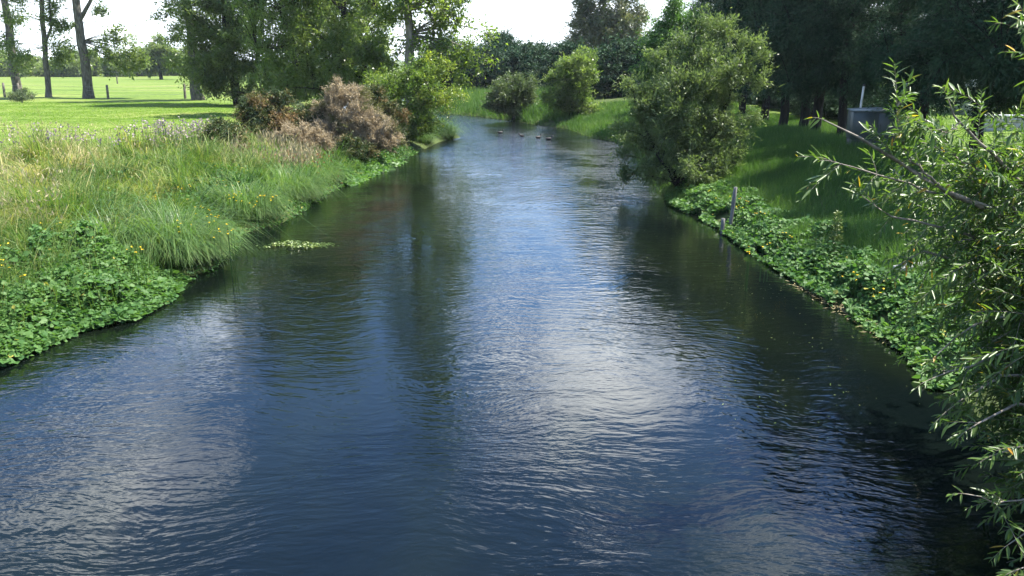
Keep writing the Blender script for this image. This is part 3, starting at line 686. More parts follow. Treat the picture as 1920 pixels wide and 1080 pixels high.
# leaning willow on the right waterline
rng0 = np.random.default_rng(5)
w, c = grow(56, [[(0, 0, -0.3, 0.16), (-0.3, 0.1, 1.2, 0.12), (-0.4, 0, 2.8, 0.07), (0.1, 0, 5.0, 0.02)], [(0.2, 0, -0.3, 0.14), (-0.9, 0, 0.9, 0.09), (-1.7, 0, 2.0, 0.05), (-2.1, 0, 3.2, 0.02)],
                 [(0.2, 0.2, -0.3, 0.14), (0.8, 0.1, 1.4, 0.09), (1.3, 0, 2.6, 0.05), (1.7, 0, 4.0, 0.015)], [(-0.1, -0.2, -0.3, 0.1), (-0.8, -0.8, 0.6, 0.06), (-1.4, -1.4, 1.2, 0.02)]],
            [(-0.2, 0, 2.4, 1.7, 1.5, 1.6), (0.5, 0.1, 3.4, 1.2, 1.2, 1.3), (-1.0, 0, 1.6, 1.3, 1.3, 1.2), (0.8, 0, 1.4, 1.2, 1.2, 1.2), (-0.5, -0.4, 0.7, 1.7, 1.3, 0.7), (-1.1, 0, 2.9, 0.9, 0.9, 0.9)],
            clumps=290, tips=9, sigma=0.23, per=30, L=0.115, W=0.026, spray_n=2, limbs=60, spread=0.09, droop=0.1, updir=0.15, zmin=-0.1, along=0.8, twig_r=0.005,
            sprays=[(0.9, 0, 4.7), (1.6, 0, 4.4), (0.3, 0, 4.9), (2.1, -0.1, 4.3), (2.4, 0, 3.2), (-2.2, 0, 3.2), (-2.3, 0, 1.0), (-1.9, -0.2, 2.4), (2.3, 0, 2.2), (-2.2, 0, 0.4), (0.6, 0, 5.1), (1.9, 0, 3.6), (1.2, 0.2, 4.9), (2.5, 0, 4.0), (-1.2, 0, 4.0), (-2.5, 0, 1.8), (-0.5, 0.3, 4.4)])
plant('leaning_willow', 'leafy willow leaning over the right waterline, its left side sunlit', 'tree', (5.5, 25.3, 0.3), w, c, M['bark_dark'], M['willow_mid']).scale = (0.88, 0.88, 1.0)

# dark shelter belt of tall conifers on the right
belt_group = 'dark shelterbelt trees behind the right bank'
def belt(seed, h):
    w, c = grow(seed, [[(0, 0, -0.3, 0.21), (0.1, 0, 2.0, 0.17), (0, 0.1, 5.5, 0.12), (0, 0, h, 0.03)]],
                [(0, 0, h * 0.40, 2.1, 2.1, 2.8), (0, 0, h * 0.62, 1.9, 1.9, 3.0), (0.1, 0, h * 0.84, 1.3, 1.3, 2.2), (-0.4, -0.3, h * 0.26, 2.0, 2.0, 1.7)],
                clumps=170, tips=9, sigma=0.36, per=44, L=0.15, W=0.03, limbs=34, spread=0.13, droop=0.7, along=0.75, lift=0.1, zmin=0.8)
    return w, c
belt_spots = [(12.0, 36.2, 'dark shelterbelt tree whose trunk shows first right of the leaning willow'), (12.05, 33.8, 'dark shelterbelt tree with the second trunk from the leaning willow'), (12.0, 32.2, 'dark shelterbelt tree with the third trunk from the leaning willow'),
              (12.3, 30.4, 'dark shelterbelt tree just left of the grey cabinet'), (12.9, 27.6, 'dark shelterbelt tree directly behind the grey cabinet'), (12.3, 24.4, 'dark shelterbelt tree with a leaning trunk just right of the grey cabinet'),
              (12.7, 22.3, 'dark shelterbelt tree whose trunk stands in front of the sunlit lawn'), (13.1, 20.4, 'dark shelterbelt tree with bare low limbs before the white house'),
              (13.6, 17.6, 'dark shelterbelt tree at the right edge of the photograph'), (12.2, 39.5, 'dark shelterbelt tree behind the right side of the leaning willow'), (12.3, 43.5, 'dark shelterbelt tree behind the top of the leaning willow'),
              (12.5, 48.0, 'dark shelterbelt tree seen right of the bright green tree top'), (12.8, 53.0, 'dark shelterbelt tree behind the bright green tree'), (13.2, 58.5, 'dark shelterbelt tree at the far end of the belt, against the sky'), (12.4, 4.3, 'unseen dark tree added beyond the right edge to shade the lower near willow')]  # last tree is out of view, added oversize to shade the lower near willow
protos = []
rr = random.Random(3)
for i, (x, y, lb) in enumerate(belt_spots):
    z = g1(x, y)
    if i < 3:
        w, c = belt(60 + i, [11.6, 11.0, 12.0][i])
        e = plant('shelterbelt_tree', lb, 'tree', (x, y, z), w, c, M['bark_dark'], M['conifer'], belt_group)
        protos.append(e)
    else:
        e = dup(protos[i % 3], (x, y, z), rr.uniform(0, 6.28), rr.uniform(0.92, 1.08) * (0.74 if y > 55 else 0.92 if y > 50 else 1.4 if y < 10 else 0.82 if 22 < y < 31 else 1.0), lb)
# lit garden shrubs seen under the belt
w, c = grow(71, [[(0, 0, -0.1, 0.08), (0, 0, 1.6, 0.03)]], [(0, 0, 1.3, 1.6, 1.4, 1.2), (0.8, 0, 1.0, 1.2, 1.1, 1.0)], clumps=46, tips=8, sigma=0.3, per=18, L=0.14, W=0.08, limbs=10, spread=0.14, zmin=0.05)
gs = plant('garden_shrub', 'sunlit garden shrub glimpsed between the first belt trunks', 'shrub', (17.0, 47.0, 1.5), w, c, M['bark_dark'], M['yellowgreen'], 'sunlit shrubs behind the shelterbelt')
for x, y, rz, sc, lb in [(18.0, 42.0, 1, 1.1, 'sunlit garden shrub glimpsed just left of the grey cabinet'), (17.6, 37.0, 2.2, 0.9, 'sunlit garden shrub glimpsed above the grey cabinet'), (19.2, 54.0, 4, 1.2, 'sunlit garden shrub glimpsed past the leaning willow'), (21.5, 34.5, 5, 0.8, 'sunlit garden shrub left of the low grey wall')]:
    dup(gs, (x, y, 1.5), rz, sc, lb)

for i, (x, y) in enumerate([(16.6, 40.5), (15.8, 35.5), (15.6, 38.5), (15.9, 43.0), (16.0, 48.5), (16.2, 55.0)]):
    dup(hb, (x, y, 1.5), i * 1.3, (0.62, 0.62, 0.34), 'low dark hedge bush behind the belt trunks, ' + ['behind the two nearest', 'nearest the grey cabinet', 'second back from the cabinet', 'fourth back from the cabinet', 'second from the far end', 'at the far end'][i])
dup(gs, (-7.3, 50.0, 0.85), 2.6, (0.95, 0.8, 0.95), 'low green shrub on the left bank at the foot of the poplar')['group'] = 'shrubs on the left bank'
# far field edge: hedgerow bushes and trees
w, c = grow(81, [[(0, 0, -0.2, 0.3), (0, 0, 3, 0.1)]], [(0, 0, 2.4, 4.6, 3, 2.3), (3.2, 0, 2.0, 3.2, 2.4, 1.9), (-3.4, 0, 1.8, 3.0, 2.4, 1.8), (0.5, 0, 4.2, 2.2, 2, 1.4)], clumps=90, tips=8, sigma=0.6, per=14, L=0.5, W=0.3, limbs=10, spread=0.4, zmin=0.0)
fb = plant('hedgerow_bush', 'far hedgerow bush behind the left end of the field', 'bush', (-142, 228, 1.3), w, c, M['bark_dark'], M['willow_dark'], 'hedgerow bushes along the far edge of the field')
rr = random.Random(8)
names = ['left of the leftmost trunk', 'behind the leftmost trunk', 'between the leftmost trunk and the thin crooked trunk', 'behind the thin crooked trunk', 'between the thin crooked trunk and the thick trunk with the spray',
         'left of the thick trunk with the spray', 'behind the leafy spray of the thick trunk', 'right of the leafy spray', 'below the gap in the field trees', 'left of the round far tree', 'behind the upright trunk by the willow', 'behind the dark willow']
for i, t in enumerate(names):
    px = -10 + i * 38
    Yd = 226 + rr.uniform(-8, 26)
    dup(fb, ((px - 960) / 1500 * (Yd * 0.966) + rr.uniform(-2, 2), Yd, 1.2), rr.uniform(0, 6.28), (1, 1, rr.uniform(0.75, 1.35)), 'far hedgerow bush ' + t)
w, c = grow(82, [[(0, 0, -0.2, 0.4), (0, 0, 4, 0.2), (0, 0, 8, 0.05)]], [(0, 0, 5.2, 3.6, 3, 3.6), (2.2, 0, 3.6, 2.6, 2.4, 2.8), (-2.0, 0, 3.4, 2.2, 2.2, 2.6)], clumps=80, tips=9, sigma=0.55, per=18, L=0.4, W=0.24, limbs=14, spread=0.35, zmin=0.3)
ft = plant('field_edge_tree', 'round dark tree far off at the field edge, left of the big willow', 'tree', (-73, 172, 1.3), w, c, M['bark_dark'], M['willow_dark'])
dup(ft, (-96, 246, 1.3), 2.0, (1.4, 1.4, 0.9), 'wide far tree behind the leafy spray of the thick trunk')

# ------------------------------------------------------------------ grass, ground cover, flowers
rng = np.random.default_rng(99)
def scatter(n, x0, x1, y0, y1):
    x = rng.uniform(x0, x1, n); y = rng.uniform(y0, y1, n)
    z, d, left = survey(x, y)
    return x, y, z, d, left
def in_view(x, y, pad=1.5):
    return np.abs(x) < 0.66 * (y + 1.5) + pad

# rough grass of the left bank
a = Acc()
def rough(n, y0, y1, seg, w0):
    x, y, z, d, left = scatter(n, -34, -2, y0, y1)
    k = left & (d > 0.25) & (field_line(x, y) < 0.6) & in_view(x, y)
    x, y, z, d = x[k], y[k], z[k], d[k]
    n1, n2 = vnoise(x, y, 0.45, 11), vnoise(x, y, 1.6, 12)
    dens = 0.25 + 0.75 * np.clip(vnoise(x, y, 2.4, 13) * 1.7, 0, 1)
    k = rng.random(len(x)) < dens
    x, y, z, d, n1, n2 = x[k], y[k], z[k], d[k], n1[k], n2[k]
    dry = np.clip(0.06 + 0.45 * n1 + 0.085 * (d - 2.0) + 0.10 * np.clip((-x - 9.5) / 4, 0, 1.5), 0.0, 0.75)
    H = np.interp(d, [0.2, 1.0, 3, 7], [0.30, 0.42, 0.62, 0.72]) * (0.55 + 0.75 * n2) * np.exp(rng.normal(size=len(x)) * 0.25)
    n3 = vnoise(x, y, 2.4, 13); n4 = vnoise(x, y, 0.8, 14); n5 = vnoise(x, y, 1.3, 15)
    H = H * (0.45 + 1.0 * n3)
    tint = np.clip(dry + (n5 - 0.5) * 0.5 + rng.normal(size=len(x)) * 0.17, 0, 1)
    az = n4 * 9.0 + n3 * 3.0 + rng.normal(size=len(x)) * 0.8
    V, F, k_ = blades(np.stack([x, y, z - 0.03], 1), H, w0 * np.exp(rng.normal(size=len(x)) * 0.35), np.abs(rng.normal(size=len(x)) * 0.4) + 0.15 + 0.5 * n5, rng, az=az, seg=seg)
    a.add(V, F, np.repeat(tint, k_))
rough(230000, 10, 20, 2, 0.011)
rough(230000, 20, 31, 2, 0.018)
rough(150000, 31, 50, 1, 0.03)
xg, yg, zg, dg_, lg = scatter(9000, -10.5, -6.0, 10.6, 15.4)
kg = lg & (dg_ > 0.05) & (rng.random(9000) < 0.25 + 0.6 * vnoise(xg, yg, 1.4, 17))
xg, yg, zg = xg[kg], yg[kg], zg[kg]
V, F, k_ = blades(np.stack([xg, yg, zg], 1), rng.uniform(0.35, 0.85, len(xg)), 0.008, np.abs(rng.normal(size=len(xg)) * 0.35) + 0.2, rng); a.add(V, F, np.repeat(np.clip(0.3 + rng.normal(size=len(xg)) * 0.22, 0, 1), k_))
tag(a.build('rough_grass', M['grass_rough']), 'tall rough grass, green and straw coloured, on the left bank', 'grass', kind='stuff')

# leafy weeds in the rough grass and along the left waterline
a = Acc()
x, y, z, d, left = scatter(190000, -18, -2.4, 10.5, 48)
pat = vnoise(x, y, 0.75, 21)
k = left & (d > -0.12) & (d < 9.0) & (field_line(x, y) < 0) & in_view(x, y) & (rng.random(len(x)) < np.where(d < 0.9, 0.7, np.clip((pat - 0.5) * 3, np.where(d < 3.0, 0.14, 0.0), 0.55)) * np.where(d < 2.6, 1, np.where(d < 4, 0.6, 0.3)))
x, y, z, d, pat = x[k], y[k], z[k], d[k], pat[k]
h = np.interp(d, [-0.1, 0.5, 1.5, 4], [0.08, 0.3, 0.42, 0.5]) * (0.6 + 0.6 * pat)
P = np.stack([x, y, np.maximum(z, 0.01) + h * rng.random(len(x)) ** 0.5], 1)
D = rng.normal(size=P.shape) * np.array([1, 1, 0.5]) + np.array([0, 0, 0.25]); N = rng.normal(size=P.shape) * 0.5 + np.array([0, 0, 1])
sz = np.interp(y, [10, 48], [0.07, 0.14])
V, F = leaf6(P, D, N, sz * np.exp(rng.normal(size=len(x)) * 0.3), sz * 0.5, rng)
a.add(V, [F], np.repeat(np.clip(0.15 + pat * 0.5 + rng.normal(size=len(x)) * 0.2, 0, 1), 6))
tag(a.build('waterside_weeds', M['cress']), 'leafy green weeds along the left waterline', 'weeds', kind='stuff')

# broad-leaved watercress bed, bottom left
def cress(label, n, x0, x1, y0, y1, cond, h0, size, mat='cress'):
    a = Acc()
    x, y, z, d, left = scatter(n, x0, x1, y0, y1)
    k = cond(x, y, d, left)
    x, y, z, d = x[k], y[k], z[k], d[k]
    lump = 0.3 + 1.35 * vnoise(x, y, 1.5, 31) * (0.6 + 0.7 * vnoise(x, y, 3.5, 32))
    h = np.interp(d, [-0.35, 0, 0.5, 1.4], [0.06, 0.2, 0.34, 0.36]) * lump * h0
    base = np.maximum(z, 0.0)
    u = rng.random(len(x)) ** 0.4
    P = np.stack([x, y, base + h * u + 0.01], 1)
    D = rng.normal(size=P.shape) * np.array([1, 1, 0.35]); N = rng.normal(size=P.shape) * 0.55 + np.array([0, -0.15, 1])
    s_ = size * np.exp(rng.normal(size=len(x)) * 0.3)
    V, F = leaf6(P, D, N, s_, s_ * 0.82, rng, 0.1, 0.08, 0.22, 0.72, 0.95, 0.85)
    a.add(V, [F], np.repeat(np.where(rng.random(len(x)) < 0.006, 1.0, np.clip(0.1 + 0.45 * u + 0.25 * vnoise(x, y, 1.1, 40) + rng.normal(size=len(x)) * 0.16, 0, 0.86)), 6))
    m_ = min(len(x), 4000)
    st = np.stack([np.stack([x, y, base - 0.02], 1)[:m_], P[:m_] - [0, 0, h0 * 0.06], P[:m_]], 1)
    V, F = tubes(st, np.full((m_, 3), 0.004), 3); a.add(V, [F], 0.15)
    return tag(a.build('watercress', M[mat]), label, 'watercress', kind='stuff')
cress('broad-leaved watercress bed at the lower left waterline', 64000, -10, -5.8, 10.3, 15.2, lambda x, y, d, l: l & (d > -0.35) & (d < 1.9 + 0.9 * (vnoise(x, y, 0.8, 33) - 0.5)) & (y < 14.9) & (vnoise(x, y, 2.6, 38) + 0.5 * vnoise(x, y, 6.0, 39) > 0.42), 1.25, 0.068)
cress('watercress band along the right waterline under the near willow', 60000, 4.5, 9, 9.5, 19.5, lambda x, y, d, l: (~l) & (d > -0.3) & (d < 1.05 + 1.5 * (vnoise(x, y, 0.9, 34) - 0.5)) & (vnoise(x, y, 2.2, 36) > 0.25), 0.8, 0.066)
cress('watercress clump behind the tall grey stake', 30000, 4.5, 8, 19.5, 24.5, lambda x, y, d, l: (~l) & (d > -0.25) & (d < 1.2 + 1.4 * (vnoise(x, y, 0.9, 35) - 0.5)) & (vnoise(x, y, 2.0, 37) > 0.3), 0.9, 0.075)
cress('bright green weed on the water beside the dead gorse', 12000, -7.5, -4.2, 27.5, 34.5, lambda x, y, d, l: l & (d > -0.4) & (d < 0.5), 0.6, 0.10, 'brightgreen')

# sedge tussocks overhanging the water on the left
def tussock(label, cx, cy, rx, ry, n, H, seed):
    r = np.random.default_rng(seed)
    e = tag(empty('sedge_tussock', (cx, cy, g1(cx, cy))), label, 'sedge tussock', 'sedge tussocks overhanging the left waterline')
    u = norm(r.normal(size=(n, 2))) * np.sqrt(r.random(n))[:, None]
    P = np.stack([u[:, 0] * rx * 0.75, u[:, 1] * ry * 0.75, np.full(n, 0.0)], 1)
    zz_ = ground(P[:, 0] + cx, P[:, 1] + cy) - g1(cx, cy)
    P[:, 2] = np.maximum(zz_, -g1(cx, cy) + 0.02)
    az = np.arctan2(u[:, 1], u[:, 0]) + r.normal(size=n) * 0.95
    # long arching blades: 4 segments of a ribbon
    Hh = 0.76 * H * np.exp(r.normal(size=n) * 0.42); out_ = 0.35 + 0.55 * np.linalg.norm(u, axis=1) + np.abs(r.normal(size=n)) * 0.15
    d_ = np.stack([np.cos(az), np.sin(az), np.zeros(n)], 1); sd = np.stack([-np.sin(az), np.cos(az), np.zeros(n)], 1)
    t = np.linspace(0, 1, 5)
    pts = [P + d_ * (Hh * out_ * tt ** 1.3)[:, None] + np.array([0, 0, 1]) * (Hh * (1.25 * tt - (0.55 + 0.55 * out_) * tt ** 2.4))[:, None] for tt in t]
    wd = 0.0065 * np.array([1, 1, 0.8, 0.55, 0.12])
    V = np.stack([q for i, p_ in enumerate(pts) for q in (p_ - sd * wd[i], p_ + sd * wd[i])], 1)
    b = np.arange(n)[:, None] * 10
    F = np.concatenate([b + np.array([[2 * i, 2 * i + 1, 2 * i + 3, 2 * i + 2]]) for i in range(4)], 0)
    ac = Acc(); ac.add(V.reshape(-1, 3), [F], np.repeat(np.clip(r.random(n) * 0.7 + 0.2 * r.random(n), 0, 1), 10))
    o = ac.build('blades', M['sedge'], e); o['kind'] = 'stuff'
    return e
tussock('large sedge tussock overhanging the water beside the broad-leaved cress', -7.0, 16.3, 0.9, 1.2, 8500, 0.85, 1)
tussock('sedge tussock just behind the largest tussock on the left bank', -7.9, 15.6, 0.7, 0.8, 3000, 0.8, 2)
tussock('sedge tussock nearest the floating weed raft', -7.0, 20.9, 0.8, 1.1, 4200, 0.75, 3)
tussock('long sedge tussock halfway along the left bank', -6.8, 24.4, 0.9, 1.7, 5200, 0.85, 4)
tussock('sedge tussock nearest the dead gorse', -6.6, 27.6, 0.7, 1.1, 3000, 0.7, 5)
tussock('grassy tussock at the tip of the left bank by the bend', -4.1, 46.3, 1.0, 1.4, 3000, 1.0, 6)
tussock('grassy tussock on the left bank below the yellow-green shrub', -4.8, 42.6, 0.7, 1.6, 2200, 0.9, 7)

# dry seed grass and rusty dock before the gorse
a = Acc()
x, y, z, d, left = scatter(1500, -9.4, -6.8, 26.0, 31.5)
k = left & (d > 0.9) & (vnoise(x, y, 0.7, 41) > 0.35)
P = np.stack([x, y, z], 1)[k]; n = len(P)
H = rng.uniform(0.5, 1.0, n)
V, F, k_ = blades(P, H, 0.014, np.abs(rng.normal(size=n)) * 0.3, rng); a.add(V, F, np.repeat(rng.random(n) * 0.6, k_))
heads = P + np.stack([rng.normal(size=n) * 0.08, rng.normal(size=n) * 0.08, H * 0.85], 1)
V, F = leaf4(heads, rng.normal(size=(n, 3)) * 0.25 + [0.2, 0, 1], rng.normal(size=(n, 3)), 0.16, 0.035, rng); a.add(V, [F], np.repeat(0.6 + 0.4 * rng.random(n), 4))
tag(a.build('dry_seed_grass', M['straw']), 'pale seeding dry grass standing before the gorse bushes', 'grass', kind='stuff')
a = Acc()
for cx, cy, sp, num in [(-13.5, 21.5, 2.0, 110), (-11.0, 17.5, 1.3, 80), (-14.5, 25.0, 2.0, 110), (-9.6, 15.4, 0.8, 50), (-17, 25, 2.5, 100), (-11.5, 26, 1.6, 90)]:
    P = np.stack([rng.normal(cx, sp * 0.6, num), rng.normal(cy, sp * 0.8, num)], 1); z = ground(P[:, 0], P[:, 1]); P = np.column_stack([P, z]); n = len(P)
    H = rng.uniform(0.7, 1.15, n)
    V, F, k_ = blades(P, H, 0.009, np.abs(rng.normal(size=n)) * 0.25, rng); a.add(V, F, np.repeat(rng.random(n) * 0.6, k_))
    hd = P + np.stack([rng.normal(size=n) * 0.1, rng.normal(size=n) * 0.1, H * 0.88], 1)
    for q in range(3):
        V, F = leaf4(hd + rng.normal(size=(n, 3)) * 0.03, rng.normal(size=(n, 3)) * 0.5 + [0.1, 0, 1], rng.normal(size=(n, 3)), 0.11, 0.022, rng); a.add(V, [F], np.repeat(0.5 + 0.5 * rng.random(n), 4))
tag(a.build('seed_heads', M['straw']), 'thin straw-coloured seed heads scattered over the left bank', 'grass', kind='stuff')
a = Acc()
P = np.stack([rng.normal(-7.2, 0.5, 260), rng.normal(28.0, 0.8, 260)], 1); P = np.column_stack([P, ground(P[:, 0], P[:, 1]) + rng.uniform(0.2, 0.6, 260)])
V, F = leaf4(P, rng.normal(size=P.shape) + [0, 0, 0.5], rng.normal(size=P.shape), 0.12, 0.04, rng); a.add(V, [F], np.repeat(rng.random(260), 4))
tag(a.build('rusty_dock_leaves', M['rust']), 'rusty red dock leaves in the grass before the dead gorse', 'dock', kind='stuff')

# flowers: yellow clusters and the purple haze along the field edge
a = Acc()
spots = [(265, 385), (380, 392), (402, 408), (420, 432), (345, 352), (290, 368), (30, 515), (20, 492), (245, 470), (228, 412), (480, 380), (445, 366), (400, 300), (465, 300), (415, 318), (150, 430), (110, 428), (430, 345), (300, 345), (500, 366), (350, 420), (455, 312), (8, 470)]
for i, (px, py) in enumerate(spots):
    p0 = ray(px, py, 10)
    dv = p0 - np.array([0, 0, CAM_H]); t = (0.95 - CAM_H) / dv[2]
    c = np.array([0, 0, CAM_H]) + dv * t
    n = 5 + i % 4 if px > 60 else 3
    P = c + rng.normal(size=(n, 3)) * np.array([0.12, 0.18, 0.06])
    V, F = leaf6(np.repeat(P, 4, 0), rng.normal(size=(n * 4, 3)) * [1, 1, 0.3], np.tile([0, 0, 1.0], (n * 4, 1)) + rng.normal(size=(n * 4, 3)) * 0.4, 0.026, 0.024, rng); a.add(V, [F], np.repeat(rng.random(n * 4), 6))
    st = np.stack([np.column_stack([P[:, :2], ground(P[:, 0], P[:, 1])]), P], 1)
    V, F = tubes(st, np.full((n, 2), 0.004), 3); a.add(V, [F], 0.0, 1)
for px, py in [(1382, 372), (1390, 388), (1398, 376), (1420, 400), (1408, 470), (1440, 458), (1478, 440), (1640, 550), (1600, 520)]:
    p0 = ray(px, py, 10); dv = p0 - np.array([0, 0, CAM_H]); c = np.array([0, 0, CAM_H]) + dv * ((0.75 - CAM_H) / dv[2])
    P = c + rng.normal(size=(4, 3)) * np.array([0.08, 0.1, 0.03])
    V, F = leaf6(np.repeat(P, 4, 0), rng.normal(size=(16, 3)) * [1, 1, 0.3], np.tile([0, 0, 1.0], (16, 1)), 0.022, 0.02, rng); a.add(V, [F], np.repeat(rng.random(16), 6))
    st = np.stack([np.column_stack([P[:, :2], ground(P[:, 0], P[:, 1])]), P], 1)
    V, F = tubes(st, np.full((4, 2), 0.004), 3); a.add(V, [F], 0.0, 1)
tag(a.build('yellow_flowers', [M['yellow'], M['cress']]), 'small yellow flowers dotted through both banks', 'flowers', kind='stuff')
a = Acc()
for cx, cy, sx, sy, n in [(-11.5, 26.9, 0.5, 0.5, 70), (-10.9, 28.0, 0.45, 0.5, 60), (-13.4, 24.0, 0.7, 0.6, 24), (-14.4, 22.6, 0.8, 0.6, 20), (-12.4, 24.6, 0.8, 0.8, 22), (-15.0, 21.0, 0.8, 0.8, 14)]:
    P = np.stack([rng.normal(cx, sx, n), rng.normal(cy, sy, n)], 1); z = ground(P[:, 0], P[:, 1]); H = rng.uniform(0.75, 1.15, n)
    top = np.column_stack([P, z + H])
    V, F = tubes(np.stack([np.column_stack([P, z]), top], 1), np.full((n, 2), 0.006), 3); a.add(V, [F], 0.3, 1)
    for q in range(4):
        V, F = leaf4(top + rng.normal(size=(n, 3)) * 0.05, rng.normal(size=(n, 3)) + [0, 0, 0.5], rng.normal(size=(n, 3)), 0.075, 0.06, rng); a.add(V, [F], np.repeat(rng.random(n), 4))
tag(a.build('purple_flowers', [M['purple'], M['cress']]), 'faded purple flower heads along the edge of the field', 'flowers', kind='stuff')

# short grass of the field's near part, so the field edge is not a bare sheet
a = Acc()
x, y, z, d, left = scatter(240000, -44, -7, 14, 64)
k = left & (field_line(x, y) > -0.3) & in_view(x, y) & (d > 2)
x, y, z = x[k], y[k], z[k]
V, F, k_ = blades(np.stack([x, y, z - 0.01], 1), rng.uniform(0.03, 0.09, len(x)), 0.035, 0.75, rng, seg=1)
a.add(V, F, np.repeat(np.clip(0.1 + 0.55 * vnoise(x, y, 0.35, 51) + 0.35 * vnoise(x, y, 1.3, 52) + rng.normal(size=len(x)) * 0.1, 0, 1), k_))
M['field'] = leaf_mat('field_grass_blade', [(0, (0.085, 0.165, 0.02)), (0.5, (0.125, 0.215, 0.03)), (1, (0.17, 0.245, 0.045))], 0.55, 0.6, 0.2)
tag(a.build('field_grass', M['field']), 'short bright green grazed grass of the left field', 'grass', kind='stuff')

# grass of the right bank
a = Acc()
def bank(n, x0, x1, y0, y1, seg, w0, hs=1.0):
    x, y, z, d, left = scatter(n, x0, x1, y0, y1)
    k = (~left) & (d > np.where(y > 23.5, 0.02, 0.45)) & in_view(x, y)
    x, y, z, d = x[k], y[k], z[k], d[k]
    n2 = vnoise(x, y, 1.1, 61)
    H = (0.10 + 0.22 * n2) * hs * np.exp(rng.normal(size=len(x)) * 0.3) * np.where(d < 2, 1.3, 1.0)
    V, F, k_ = blades(np.stack([x, y, z - 0.02], 1), H, w0, np.abs(rng.normal(size=len(x)) * 0.4) + 0.1, rng, seg=seg)
    a.add(V, F, np.repeat(np.clip(0.1 + 0.6 * vnoise(x, y, 0.5, 62) + rng.normal(size=len(x)) * 0.16, 0, 1), k_))
bank(130000, 5.5, 14, 9, 22, 2, 0.010)
bank(110000, 4.5, 13.5, 22, 36, 1, 0.02)
bank(60000, 3.0, 14, 36, 60, 1, 0.04)
bank(70000, -14, 6, 57, 100, 1, 0.06, 2.2)
bank(30000, 13.0, 24, 16, 40, 1, 0.02, 0.4)
tag(a.build('bank_grass', M['grass_shade']), 'shaded green grass sloping up the right bank', 'grass', kind='stuff')

# ------------------------------------------------------------------ things on the banks and in the water
def stake(label, base, top, w_, d_, mat='timber', name='timber_stake'):
    base, top = Vector(base), Vector(top)
    ln = (top - base).length
    a = Acc()
    bm = bmesh.new(); bmesh.ops.create_cube(bm, size=1.0)
    bmesh.ops.scale(bm, vec=(w_, d_, ln), verts=bm.verts); bmesh.ops.translate(bm, vec=(0, 0, ln / 2), verts=bm.verts)
    bmesh.ops.subdivide_edges(bm, edges=[e for e in bm.edges if abs((e.verts[0].co - e.verts[1].co).z) > 0.1], cuts=5)
    r = random.Random(int(ln * 997))
    for v in bm.verts: v.co += Vector((r.uniform(-1, 1), r.uniform(-1, 1), 0)) * w_ * 0.06
    bmesh.ops.bevel(bm, geom=[e for e in bm.edges if abs((e.verts[0].co - e.verts[1].co).z) > 0.05], offset=w_ * 0.1, segments=1, affect='EDGES')
    bm.verts.index_update()
    V = np.array([v.co[:] for v in bm.verts]); me_f = [[v.index for v in f.verts] for f in bm.faces]
    for kk in sorted(set(len(f) for f in me_f)):
        pass
    first = True
    groups = [np.array([f for f in me_f if len(f) == kk]) for kk in sorted(set(len(f) for f in me_f))]
    a.add(V, groups); bm.free()
    o = a.build(name, M[mat])
    o.location = base; o.rotation_euler = (top - base).to_track_quat('Z', 'Y').to_euler()
    return tag(o, label, 'stake')
stake('tall slightly leaning grey timber stake at the right waterline', (5.40, 19.65, -0.5), (5.53, 19.72, 1.12), 0.09, 0.06)
stake('short grey stub beside the tall stake at the right waterline', (5.17, 19.45, -0.5), (5.22, 19.5, 0.38), 0.085, 0.06)

def dock(label, x, y, H):
    e = tag(empty('dock_plant', (x, y, g1(x, y))), label, 'weed')
    w_ = Acc(); V, F = tubes(np.array([[(0, 0, 0), (0.02, 0, H * 0.5), (0, 0.01, H)]]), np.array([[0.012, 0.009, 0.004]]), 5); w_.add(V, [F], 0.3)
    w_.build('stem', M['weed'], e, True)
    n = 420; h = rng.uniform(0.12, 1, n) * H
    az = rng.uniform(0, 6.28, n); rr_ = (0.05 + 0.10 * (1 - h / H)) * rng.random(n)
    P = np.stack([np.cos(az) * rr_, np.sin(az) * rr_, h], 1)
    V, F = leaf4(P, np.stack([np.cos(az), np.sin(az), rng.uniform(-0.2, 1.0, n)], 1), rng.normal(size=(n, 3)) + [0, 0, 1], 0.07 * (1.3 - 0.6 * h / H), 0.022, rng)
    c_ = Acc(); c_.add(V, [F], np.repeat(rng.random(n), 4)); o = c_.build('leaves', M['weed'], e); o['kind'] = 'stuff'
    return e
dock('tall pale green weed spike in the cress of the right bank', 6.42, 15.55, 0.95)

# old plank sticking out of the right bank
e = tag(empty('jetty_plank', (6.75, 13.45, 0.62)), 'weathered grey plank on low posts jutting from the right bank under the willow', 'plank')
a = Acc(); box(a, (1.1, 0, 0.08), (2.4, 0.22, 0.055), 0, 0.0, -0.06, 0.006); o = a.build('plank', M['plank'], e)
for dx in (0.35, 1.75):
    a = Acc(); box(a, (dx, 0, -0.34 + dx * 0.06), (0.09, 0.09, 0.68), 0, 0, 0, 0.008); a.build('post', M['timber'], e)
e.rotation_euler = (0, 0, rad(16))

